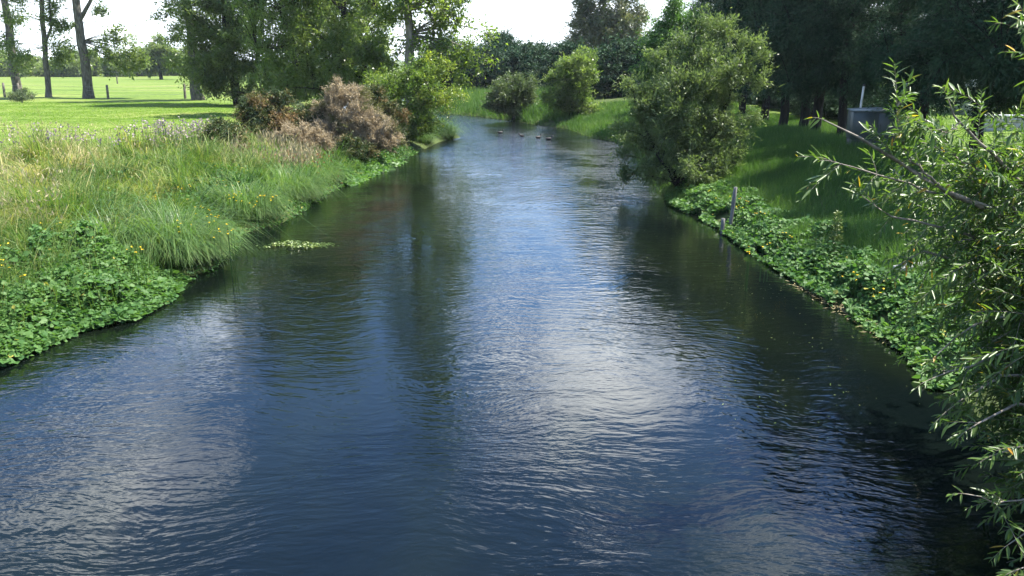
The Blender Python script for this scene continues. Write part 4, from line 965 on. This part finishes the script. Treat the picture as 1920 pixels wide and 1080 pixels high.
# metering cabinet
e = tag(empty('utility_cabinet', (11.65, 26.2, g1(11.65, 26.2) - 0.02), rad(-14)), 'grey-green utility cabinet with a pale lid on the shaded right bank', 'cabinet')
a = Acc(); box(a, (0, 0, 0.14), (1.42, 1.12, 0.34), 0, 0, 0, 0.01); a.build('plinth', M['plinth'], e)
a = Acc(); box(a, (0, 0, 0.75), (1.48, 1.18, 0.88), 0, 0, 0, 0.02); a.build('body', M['cabinet'], e)
a = Acc()
V = [(-0.78, -0.63, 1.193), (0.78, -0.63, 1.193), (0.78, 0.63, 1.193), (-0.78, 0.63, 1.193), (-0.78, -0.63, 1.235), (0.78, -0.63, 1.235), (0.78, 0.63, 1.235), (-0.78, 0.63, 1.235), (-0.12, -0.03, 1.30), (0.12, -0.03, 1.30), (0.12, 0.03, 1.30), (-0.12, 0.03, 1.30)]
a.add(V, [np.array([[3, 2, 1, 0], [0, 1, 5, 4], [1, 2, 6, 5], [2, 3, 7, 6], [3, 0, 4, 7], [4, 5, 9, 8], [5, 6, 10, 9], [6, 7, 11, 10], [7, 4, 8, 11], [8, 9, 10, 11]])]); a.build('lid', M['cabinet_lid'], e)
a = Acc(); box(a, (-0.36, -0.598, 0.75), (0.70, 0.012, 0.78), 0, 0, 0, 0.003); a.build('door', M['cabinet'], e)
a = Acc(); box(a, (0.37, -0.598, 0.75), (0.70, 0.012, 0.78), 0, 0, 0, 0.003); a.build('door', M['cabinet'], e)
a = Acc(); box(a, (0.06, -0.615, 0.75), (0.03, 0.03, 0.14), 0, 0, 0, 0.004); a.build('handle', M['plinth'], e)
e = tag(empty('standpipe', (11.62, 27.4, g1(11.62, 27.4) - 0.05)), 'thin white pipe standing upright behind the grey cabinet', 'pipe')
a = Acc(); V, F = tubes(np.array([[(0, 0, 0), (0.03, 0, 1.0), (0.07, 0, 1.98)]]), np.full((1, 3), 0.035), 10); a.add(V, [F]); a.build('pipe', M['white'], e, True)
a = Acc(); V, F = tubes(np.array([[(0.07, 0, 1.95), (0.07, 0, 2.02), (0.071, 0, 2.03)]]), np.array([[0.042, 0.042, 0.002]]), 10); a.add(V, [F]); a.build('cap', M['plinth'], e, True)
e = tag(empty('tap_post', (13.7, 26.4, 1.5)), 'short white post with a tap right of the cabinet', 'post')
a = Acc(); box(a, (0, 0, 0.24), (0.08, 0.08, 0.52), 0, 0, 0, 0.01); a.build('post', M['white'], e)
a = Acc(); V, F = tubes(np.array([[(0, -0.04, 0.44), (0, -0.10, 0.44), (0, -0.115, 0.40)]]), np.full((1, 3), 0.014), 8); a.add(V, [F]); a.build('tap', M['wire'], e, True)

# white house and low wall behind the belt
e = tag(empty('house', (27.5, 44.5, 1.45)), 'white house with a pale iron roof behind the shelterbelt', 'house')
a = Acc(); box(a, (0, 0, 1.25), (9, 6, 2.5)); a.build('wall', M['white'], e)
a = Acc(); a.add([(-4.8, -3.4, 2.45), (4.8, -3.4, 2.45), (4.8, 3.4, 2.45), (-4.8, 3.4, 2.45), (-4.8, 0, 4.2), (4.8, 0, 4.2), (-4.8, -3.4, 2.55), (4.8, -3.4, 2.55), (4.8, 3.4, 2.55), (-4.8, 3.4, 2.55)],
                [np.array([[3, 2, 1, 0], [0, 1, 7, 6], [2, 3, 9, 8], [6, 7, 5, 4], [8, 9, 4, 5]]), np.array([[0, 6, 4], [0, 4, 3], [3, 4, 9], [1, 5, 7], [1, 2, 5], [2, 8, 5]])]); a.build('roof', M['roof'], e)
for wx in (-2.6, 0.2, 2.8):
    a = Acc(); box(a, (wx, -3.02, 1.35), (1.3, 0.06, 1.1), 0, 0, 0, 0.01); f_ = a.build('window', M['white'], e)
    for sx in (-0.31, 0.31):
        b_ = Acc(); box(b_, (wx + sx, -3.055, 1.35), (0.54, 0.02, 0.96)); b_.build('pane', M['glass'], f_)
e = tag(empty('garden_wall', (21.4, 31.5, 1.5), rad(-8)), 'low grey block wall with a pale cap at the back of the sunlit lawn', 'wall')
nb = 0
blk = Acc(); box(blk, (0, 0, 0), (0.385, 0.19, 0.185), 0, 0, 0, 0.008); bme = blk.mesh('block', M['concrete'])
for row in range(3):
    for i in range(16):
        o = bpy.data.objects.new('block', bme); COL.objects.link(o); o.parent = e
        o.location = (-3.2 + i * 0.40 + (0.2 if row % 2 else 0), 0.004 * ((i * 7 + row) % 3), 0.07 + row * 0.20)
a = Acc(); box(a, (0, 0, 0.64), (6.8, 0.26, 0.07), 0, 0, 0, 0.01); a.build('cap', M['white'], e)

# wire fence along the field row
FP = [(-45.9, 74.4, 1.25, 'p'), (-44.4, 74.1, 1.2, 'p'), (-34.8, 70.8, 1.2, 'p'), (-27.2, 68.4, 1.2, 'p'), (-56, 78.2, 1.2, 'p'), (-20.2, 65.9, 1.1, 'p'), (-62.7, 131, 1.0, 'f')]
e = tag(empty('field_fence', (-34.8, 70.8, g1(-34.8, 70.8))), 'wire fence on round timber posts along the row of field trees', 'fence')
tops = []
for x, y, h, kind in FP[:6]:
    z = g1(x, y)
    a = Acc(); V, F = tubes(np.array([[(0, 0, -0.3), (0.01, 0, 0.5), (0.03, 0, h), (0.03, 0, h + 0.02)]]), np.array([[0.11, 0.105, 0.10, 0.02]]), 8); a.add(V, [F])
    o = a.build('post', M['post'], e, True); o.location = Vector((x, y, z)) - e.location
    tops.append((x, y, z))
tops.sort()
for hw in (0.35, 0.7, 1.02):
    a = Acc(); V, F = tubes(np.array([[(x + 34.8, y - 70.8 - 0.11, z + hw - e.location.z) for x, y, z in tops]]), np.full((1, len(tops)), 0.006), 4); a.add(V, [F]); a.build('wire', M['wire'], e)
a = Acc(); V, F = tubes(np.array([[(0, 0, -0.3), (0, 0, 1.0), (0.02, 0, 1.35), (0.02, 0, 1.37)]]), np.array([[0.11, 0.10, 0.10, 0.02]]), 8); a.add(V, [F])
o = a.build('gate_post', M['post'], None, True); o.location = (-62.6, 131, 1.3); tag(o, 'lone distant post out in the bright field right of the thick trunk', 'post')

# floating weed raft and the beige mat of dead reed
e = tag(empty('weed_raft', (-5.15, 18.0, 0.0)), 'raft of floating weed lying in the dark water off the left bank', 'floating weed')
a = Acc(); n = 900
u = norm(rng.normal(size=(n, 2))) * np.sqrt(rng.random(n))[:, None] * np.array([0.75, 0.28])
u = u[vnoise(u[:, 0] * 3 + 9, u[:, 1] * 5 + 3, 1.6, 71) > 0.38]; n = len(u)
P = np.column_stack([u[:, 0], u[:, 1], 0.01 + 0.08 * rng.random(n) * (1 - np.abs(u[:, 0]))])
V, F = leaf6(P, rng.normal(size=P.shape) * [1, 1, 0.3], rng.normal(size=P.shape) * 0.35 + [0, 0, 1], 0.055, 0.045, rng); a.add(V, [F], np.repeat(rng.random(n), 6))
o = a.build('floating_leaves', M['weed'], e); o['kind'] = 'stuff'
a = Acc(); n = 300
P = np.column_stack([rng.normal(0.55, 0.2, n), rng.normal(0.22, 0.12, n), np.full(n, 0.006)])
V, F = leaf4(P, np.column_stack([rng.normal(size=n) * 0.4, -np.ones(n), np.zeros(n)]), np.tile([0, 0, 1.0], (n, 1)), 0.16, 0.014, rng, 0.0, 0.0); a.add(V, [F], np.repeat(rng.random(n) * 0.4, 4))
o = a.build('trailing_strands', M['weed'], e); o['kind'] = 'stuff'
a = Acc(); n = 700
P = np.column_stack([rng.normal(5.72, 0.13, n), rng.normal(14.3, 0.35, n), 0.012 + 0.03 * rng.random(n)])
V, F = leaf4(P, rng.normal(size=(n, 3)) * [1, 1, 0.05], np.tile([0, 0, 1.0], (n, 1)), 0.12, 0.02, rng, 0.0, 0.0); a.add(V, [F], np.repeat(0.4 + 0.6 * rng.random(n), 4))
for q in range(5):
    n = 160; cy_ = 11.2 + q * 0.8
    xw = np.interp(cy_, RIGHT[:, 1], RIGHT[:, 0])
    P = np.column_stack([rng.normal(xw - 0.1, 0.12, n), rng.normal(cy_, 0.3, n), 0.012 + 0.02 * rng.random(n)])
    V, F = leaf4(P, rng.normal(size=(n, 3)) * [1, 1, 0.05], np.tile([0, 0, 1.0], (n, 1)), 0.12, 0.015, rng, 0.0, 0.0); a.add(V, [F], np.repeat(rng.random(n), 4))
tag(a.build('dead_reed_mat', M['straw']), 'beige mat of dead reed floating against the right bank', 'reed mat', kind='stuff')

a = Acc(); n = 420
P = np.column_stack([rng.uniform(2.5, 6.0, n), rng.uniform(8, 24, n), np.full(n, 0.004)])
V, F = leaf4(P, rng.normal(size=(n, 3)) * [1, 1, 0], np.tile([0, 0, 1.0], (n, 1)), 0.025 * np.exp(rng.normal(size=n) * 0.4), 0.012, rng, 0.0, 0.0); a.add(V, [F], np.repeat(rng.random(n), 4))
P = np.column_stack([rng.uniform(-6, 5.5, 160), rng.uniform(14, 60, 160), np.full(160, 0.004)])
V, F = leaf4(P, rng.normal(size=(160, 3)) * [1, 1, 0], np.tile([0, 0, 1.0], (160, 1)), 0.03, 0.012, rng, 0.0, 0.0); a.add(V, [F], np.repeat(rng.random(160), 4))
tag(a.build('floating_flecks', M['weed']), 'tiny flecks of leaf litter drifting on the river', 'leaf litter', kind='stuff')

# ducks ---------------------------------------------------------------
def duck(label, x, y, rz, sc=1.0, proto=None):
    if proto is not None:
        r = dup(proto, (x, y, 0), rz, sc, label); return r
    e = tag(empty('duck', (x, y, 0), rz), label, 'duck', 'ducks swimming at the bend')
    me = bpy.data.meshes.new('body')
    vs_ = [(0, 0, 0.05), (-0.11, 0, 0.055), (-0.19, 0, 0.10), (0.10, 0, 0.065), (0.15, 0, 0.12), (0.165, 0, 0.19), (0.19, 0, 0.215), (0.225, 0, 0.208)]
    rs = [(0.085, 0.075), (0.065, 0.06), (0.015, 0.01), (0.065, 0.06), (0.034, 0.034), (0.03, 0.03), (0.038, 0.036), (0.02, 0.02)]
    me.from_pydata(vs_, [(0, 1), (1, 2), (0, 3), (3, 4), (4, 5), (5, 6), (6, 7)], [])
    o = bpy.data.objects.new('body', me); COL.objects.link(o)
    sk = o.modifiers.new('skin', 'SKIN'); sk.use_smooth_shade = True
    for i, r_ in enumerate(rs): me.skin_vertices[0].data[i].radius = r_
    me.skin_vertices[0].data[0].use_root = True
    o.modifiers.new('sub', 'SUBSURF').levels = 1
    dg = bpy.context.evaluated_depsgraph_get()
    nm = bpy.data.meshes.new_from_object(o.evaluated_get(dg)); nm.name = 'body'; nm.materials.append(M['duck'])
    o.modifiers.clear(); o.data = nm; o.parent = e
    b = Acc(); b.add([(0.225, -0.015, 0.212), (0.225, 0.015, 0.212), (0.225, 0.015, 0.194), (0.225, -0.015, 0.194), (0.275, -0.012, 0.199), (0.275, 0.012, 0.199), (0.275, 0.012, 0.192), (0.275, -0.012, 0.192)],
                     [np.array([[0, 1, 5, 4], [1, 2, 6, 5], [2, 3, 7, 6], [3, 0, 4, 7], [4, 5, 6, 7]])]); b.build('bill', M['bill'], e)
    return e
dk = duck('leftmost dark duck, swimming a little apart from the others', -0.72, 50.2, 0.3)
duck('dark duck alone between the leftmost duck and the pair', 0.57, 47.9, 2.9, 0.85, dk)
duck('left duck of the pair swimming nearest the right bank', 1.51, 46.8, 0.5, 1.0, dk)
duck('right duck of the pair swimming nearest the right bank', 2.08, 45.7, 0.1, 1.05, dk)

# ------------------------------------------------------------------ the near willow on the right: branches, twigs and single leaves
rng = np.random.default_rng(2024)
def near_willow(label, root, limbs, infill, n_single, seed, twigs_per=15, tw_len=1.0, shift=0):
    rng = np.random.default_rng(seed)
    e = tag(empty('near_willow', tuple(root)), label, 'willow')
    wood, stuff = Acc(), Acc()
    R0 = np.asarray(root, float)
    TW = []           # (start, dir, length)
    for pts, r0 in limbs:
        P = np.array([ray(q[0] + shift, q[1], q[2]) for q in pts])
        k = 16
        S_ = resample(np.column_stack([P, np.linspace(r0, 0.004, len(P))]), k)
        S_[1:-1, :3] += rng.normal(size=(k - 2, 3)) * 0.012
        V, F = tubes((S_[None, :, :3] - R0), S_[None, :, 3], 7); wood.add(V, [F], 0.5)
        seg = np.gradient(S_[:, :3], axis=0)
        for q in range(twigs_per):
            t = rng.uniform(0.18, 1.0) if q else 1.0
            i = min(int(t * (k - 1)), k - 1)
            d0 = norm(seg[i]) * (0.7 if t < 0.97 else 1.2) + rng.normal(size=3) * 0.55 + np.array([-0.12, 0, 0.18])
            if t >= 0.999: d0 = norm(seg[i])
            TW.append((S_[i, :3], norm(d0), rng.uniform(0.12, 0.2) if t >= 0.999 else rng.uniform(0.2, 0.5) * tw_len))
    for (c, sx) in infill:
        for q in range(int(sx[3])):
            p = np.asarray(c) + rng.normal(size=3) * np.asarray(sx[:3])
            TW.append((p, norm(rng.normal(size=3) * 0.7 + np.array([-0.6, -0.1, 0.1])), rng.uniform(0.35, 0.7)))
    P0 = np.array([t[0] for t in TW]); D0 = np.array([t[1] for t in TW]); LN = np.array([t[2] for t in TW])
    tt = np.linspace(0, 1, 6)[None, :, None]
    sag = np.array([0, 0, -0.22])
    C = P0[:, None] + D0[:, None] * LN[:, None, None] * tt + sag * (LN[:, None, None] * tt ** 2)
    V, F = tubes(C - R0, 0.003 * (1 - 0.7 * tt[..., 0]) * np.ones((len(TW), 1)), 4); wood.add(V, [F], 0.5)
    wood.build('branches', M['twig'], e, True)
    nl = (LN / 0.021).astype(int)
    ti = np.repeat(np.arange(len(TW)), nl)
    kk = np.concatenate([np.arange(q) for q in nl])
    u = (kk + 0.7) / nl[ti]
    P = P0[ti] + D0[ti] * (LN[ti] * u)[:, None] + sag * (LN[ti] * u ** 2)[:, None]
    td = norm(D0[ti] + 2 * sag * u[:, None])
    side = norm(np.cross(td, norm(rng.normal(size=(len(TW), 3)))[ti]))
    up2 = np.cross(side, td)
    ph = kk * 2.4 + rng.normal(size=len(P)) * 0.4
    rd = np.cos(ph)[:, None] * side + np.sin(ph)[:, None] * up2
    D = norm(td * 0.75 + rd * 0.75 + rng.normal(size=P.shape) * 0.15 + np.array([0, 0, -0.18]))
    N = norm(np.cross(D, np.cross(np.array([0.1, -0.1, 1.0]), D)) + rng.normal(size=P.shape) * 0.35)
    L = 0.104 * np.exp(rng.normal(size=len(P)) * 0.22) * np.interp(u, [0, 0.75, 1], [1.0, 1.0, 0.55]); W = L * rng.uniform(0.16, 0.23, len(P))
    tint = np.clip(0.25 + 0.35 * rng.random(len(TW))[ti] + rng.normal(size=len(P)) * 0.12, 0, 0.88)
    yel = rng.random(len(P)) < 0.022 + 0.10 * (rng.random(len(TW)) < 0.05)[ti]
    tint[yel] = rng.uniform(0.92, 1.0, yel.sum())
    keep = P[:, 2] > 0.03
    P, D, N, L, W, tint = P[keep], D[keep], N[keep], L[keep], W[keep], tint[keep]
    # the leaves that show largest become parts of their own
    cp, sp_ = math.cos(rad(PITCH)), math.sin(rad(PITCH))
    q = P - np.array([0, 0, CAM_H]); dep = q[:, 1] * cp - q[:, 2] * sp_
    sx = q[:, 0] / dep * 1500 + 960; sy = 540 - (q[:, 1] * sp_ + q[:, 2] * cp) / dep * 1500
    vdir = norm(q); facing = np.linalg.norm(np.cross(D, vdir), axis=1)
    score = np.where((sx > 0) & (sx < 1915) & (sy > 5) & (sy < 1075), L * facing / dep, 0)
    big = np.argsort(-score)[:n_single]
    rest = np.ones(len(P), bool); rest[big] = False
    V, F = leaf6(P[rest] - R0, D[rest], N[rest], L[rest], W[rest], rng); stuff.add(V, [F], np.repeat(tint[rest], 6))
    o = stuff.build('leaves', M['willow_near'], e); o['kind'] = 'stuff'
    # five tint variants of one single leaf mesh
    lm = []
    for tv in (0.25, 0.42, 0.6, 0.8, 0.96):
        ac = Acc(); st = np.linspace(0, 1, 6); wd = np.array([0.12, 0.75, 1.0, 0.85, 0.5, 0.03]) * 0.5
        Vv = []
        for s_, w_ in zip(st, wd): Vv += [(s_, -w_ * 0.21, 0.02 * w_ - 0.14 * s_ ** 2), (s_, 0, -0.14 * s_ ** 2 - 0.012), (s_, w_ * 0.21, 0.02 * w_ - 0.14 * s_ ** 2)]
        Ff = [(3 * i + j, 3 * i + 3 + j, 3 * i + 4 + j, 3 * i + 1 + j) for i in range(5) for j in (0, 1)]
        ac.add(Vv, [np.array(Ff)], tv); lm.append(ac.mesh('leaf', M['willow_near'], True))
    for i in big:
        o = bpy.data.objects.new('leaf', lm[int(np.argmin(np.abs(np.array([0.25, 0.42, 0.6, 0.8, 0.96]) - tint[i])))])
        COL.objects.link(o); o.parent = e
        d_ = norm(D[i]); s_ = norm(np.cross(N[i], d_)); n_ = np.cross(d_, s_)
        Mx = Matrix(((d_[0], s_[0], n_[0], 0), (d_[1], s_[1], n_[1], 0), (d_[2], s_[2], n_[2], 0), (0, 0, 0, 1)))
        o.matrix_local = Matrix.Translation(P[i] - R0) @ Mx @ Matrix.Diagonal((L[i], L[i], L[i], 1))
    return e
near_willow('sunlit willow branches reaching in from the right edge above the cress', (7.4, 8.6, g1(7.4, 8.6)),
    [([(2060, 780, 8.6), (2010, 560, 8.2), (1920, 415, 7.6), (1800, 370, 7.3), (1700, 310, 7.0), (1620, 262, 6.9), (1545, 225, 6.8)], 0.05),
     ([(2010, 560, 8.2), (1930, 360, 7.6), (1860, 285, 7.3), (1800, 230, 7.1), (1776, 182, 7.0)], 0.03),
     ([(1760, 345, 7.2), (1700, 290, 7.0), (1688, 240, 6.95), (1690, 190, 6.9)], 0.012),
     ([(1860, 390, 7.4), (1740, 355, 7.2), (1640, 325, 7.1), (1556, 302, 7.0)], 0.014),
     ([(2000, 600, 8.0), (1900, 470, 7.6), (1780, 430, 7.4), (1660, 400, 7.2), (1620, 370, 7.1)], 0.02),
     ([(2000, 640, 8.0), (1900, 520, 7.6), (1800, 490, 7.4), (1720, 470, 7.3), (1680, 500, 7.2)], 0.02),
     ([(2000, 640, 8.2), (1920, 560, 7.8), (1840, 540, 7.6), (1770, 550, 7.4)], 0.02),
     ([(2010, 560, 8.2), (1960, 350, 7.8), (1900, 300, 7.6), (1850, 270, 7.5)], 0.02),
     ([(1930, 360, 7.6), (1890, 350, 7.5), (1820, 310, 7.4), (1740, 270, 7.3)], 0.012),
     ([(1800, 230, 7.1), (1780, 250, 7.0), (1740, 240, 6.9), (1712, 225, 6.9)], 0.008),
     ([(2060, 780, 8.6), (2010, 400, 8.0), (1985, 150, 7.6), (1930, 62, 7.4), (1885, 45, 7.3)], 0.03),
     ([(1920, 415, 7.6), (1860, 440, 7.5), (1780, 460, 7.3)], 0.014),
     ([(1920, 415, 7.6), (1870, 360, 7.5), (1810, 330, 7.4)], 0.014)],
    [((4.8, 7.9, 3.0), (0.35, 0.4, 0.22, 70)), ((5.2, 8.3, 2.55), (0.40, 0.5, 0.3, 100)), ((4.5, 7.5, 2.95), (0.25, 0.3, 0.2, 25)), ((5.3, 8.2, 2.0), (0.35, 0.4, 0.3, 70))], 300, 7, 13)
near_willow('shaded long-leaved willow drooping into the water at the lower right corner', (6.4, 6.6, g1(6.4, 6.6)),
    [([(2100, 900, 7.0), (2000, 600, 6.9), (1900, 585, 6.7), (1810, 610, 6.6), (1745, 665, 6.5)], 0.025),
     ([(2100, 900, 7.0), (2000, 660, 6.8), (1880, 660, 6.6), (1790, 690, 6.5), (1730, 712, 6.4)], 0.02),
     ([(2100, 900, 7.0), (2000, 700, 6.6), (1880, 700, 6.4), (1800, 740, 6.3), (1762, 772, 6.2)], 0.02),
     ([(2100, 900, 7.0), (2000, 760, 6.4), (1900, 760, 6.2), (1830, 790, 6.1), (1800, 808, 6.0)], 0.02),
     ([(2100, 960, 6.6), (2000, 830, 6.2), (1920, 830, 6.0), (1860, 850, 5.9)], 0.02),
     ([(2100, 1000, 6.4), (2000, 900, 6.0), (1930, 935, 5.9), (1860, 948, 5.8), (1798, 926, 5.7)], 0.012),
     ([(2100, 1040, 6.2), (2000, 960, 5.9), (1930, 985, 5.8), (1880, 1020, 5.7)], 0.012),
     ([(2100, 1080, 6.0), (2000, 1020, 5.7), (1935, 1055, 5.6), (1890, 1070, 5.5)], 0.012),
     ([(2100, 900, 7.0), (2020, 560, 7.0), (1920, 600, 6.8), (1850, 640, 6.7)], 0.02)],
    [((5.0, 6.8, 1.75), (0.3, 0.35, 0.28, 260)), ((4.85, 6.5, 1.25), (0.25, 0.3, 0.25, 200)), ((4.9, 6.2, 0.8), (0.2, 0.3, 0.22, 130)), ((4.85, 7.0, 2.15), (0.28, 0.3, 0.2, 150))], 150, 9, 12, 0.85, 12)
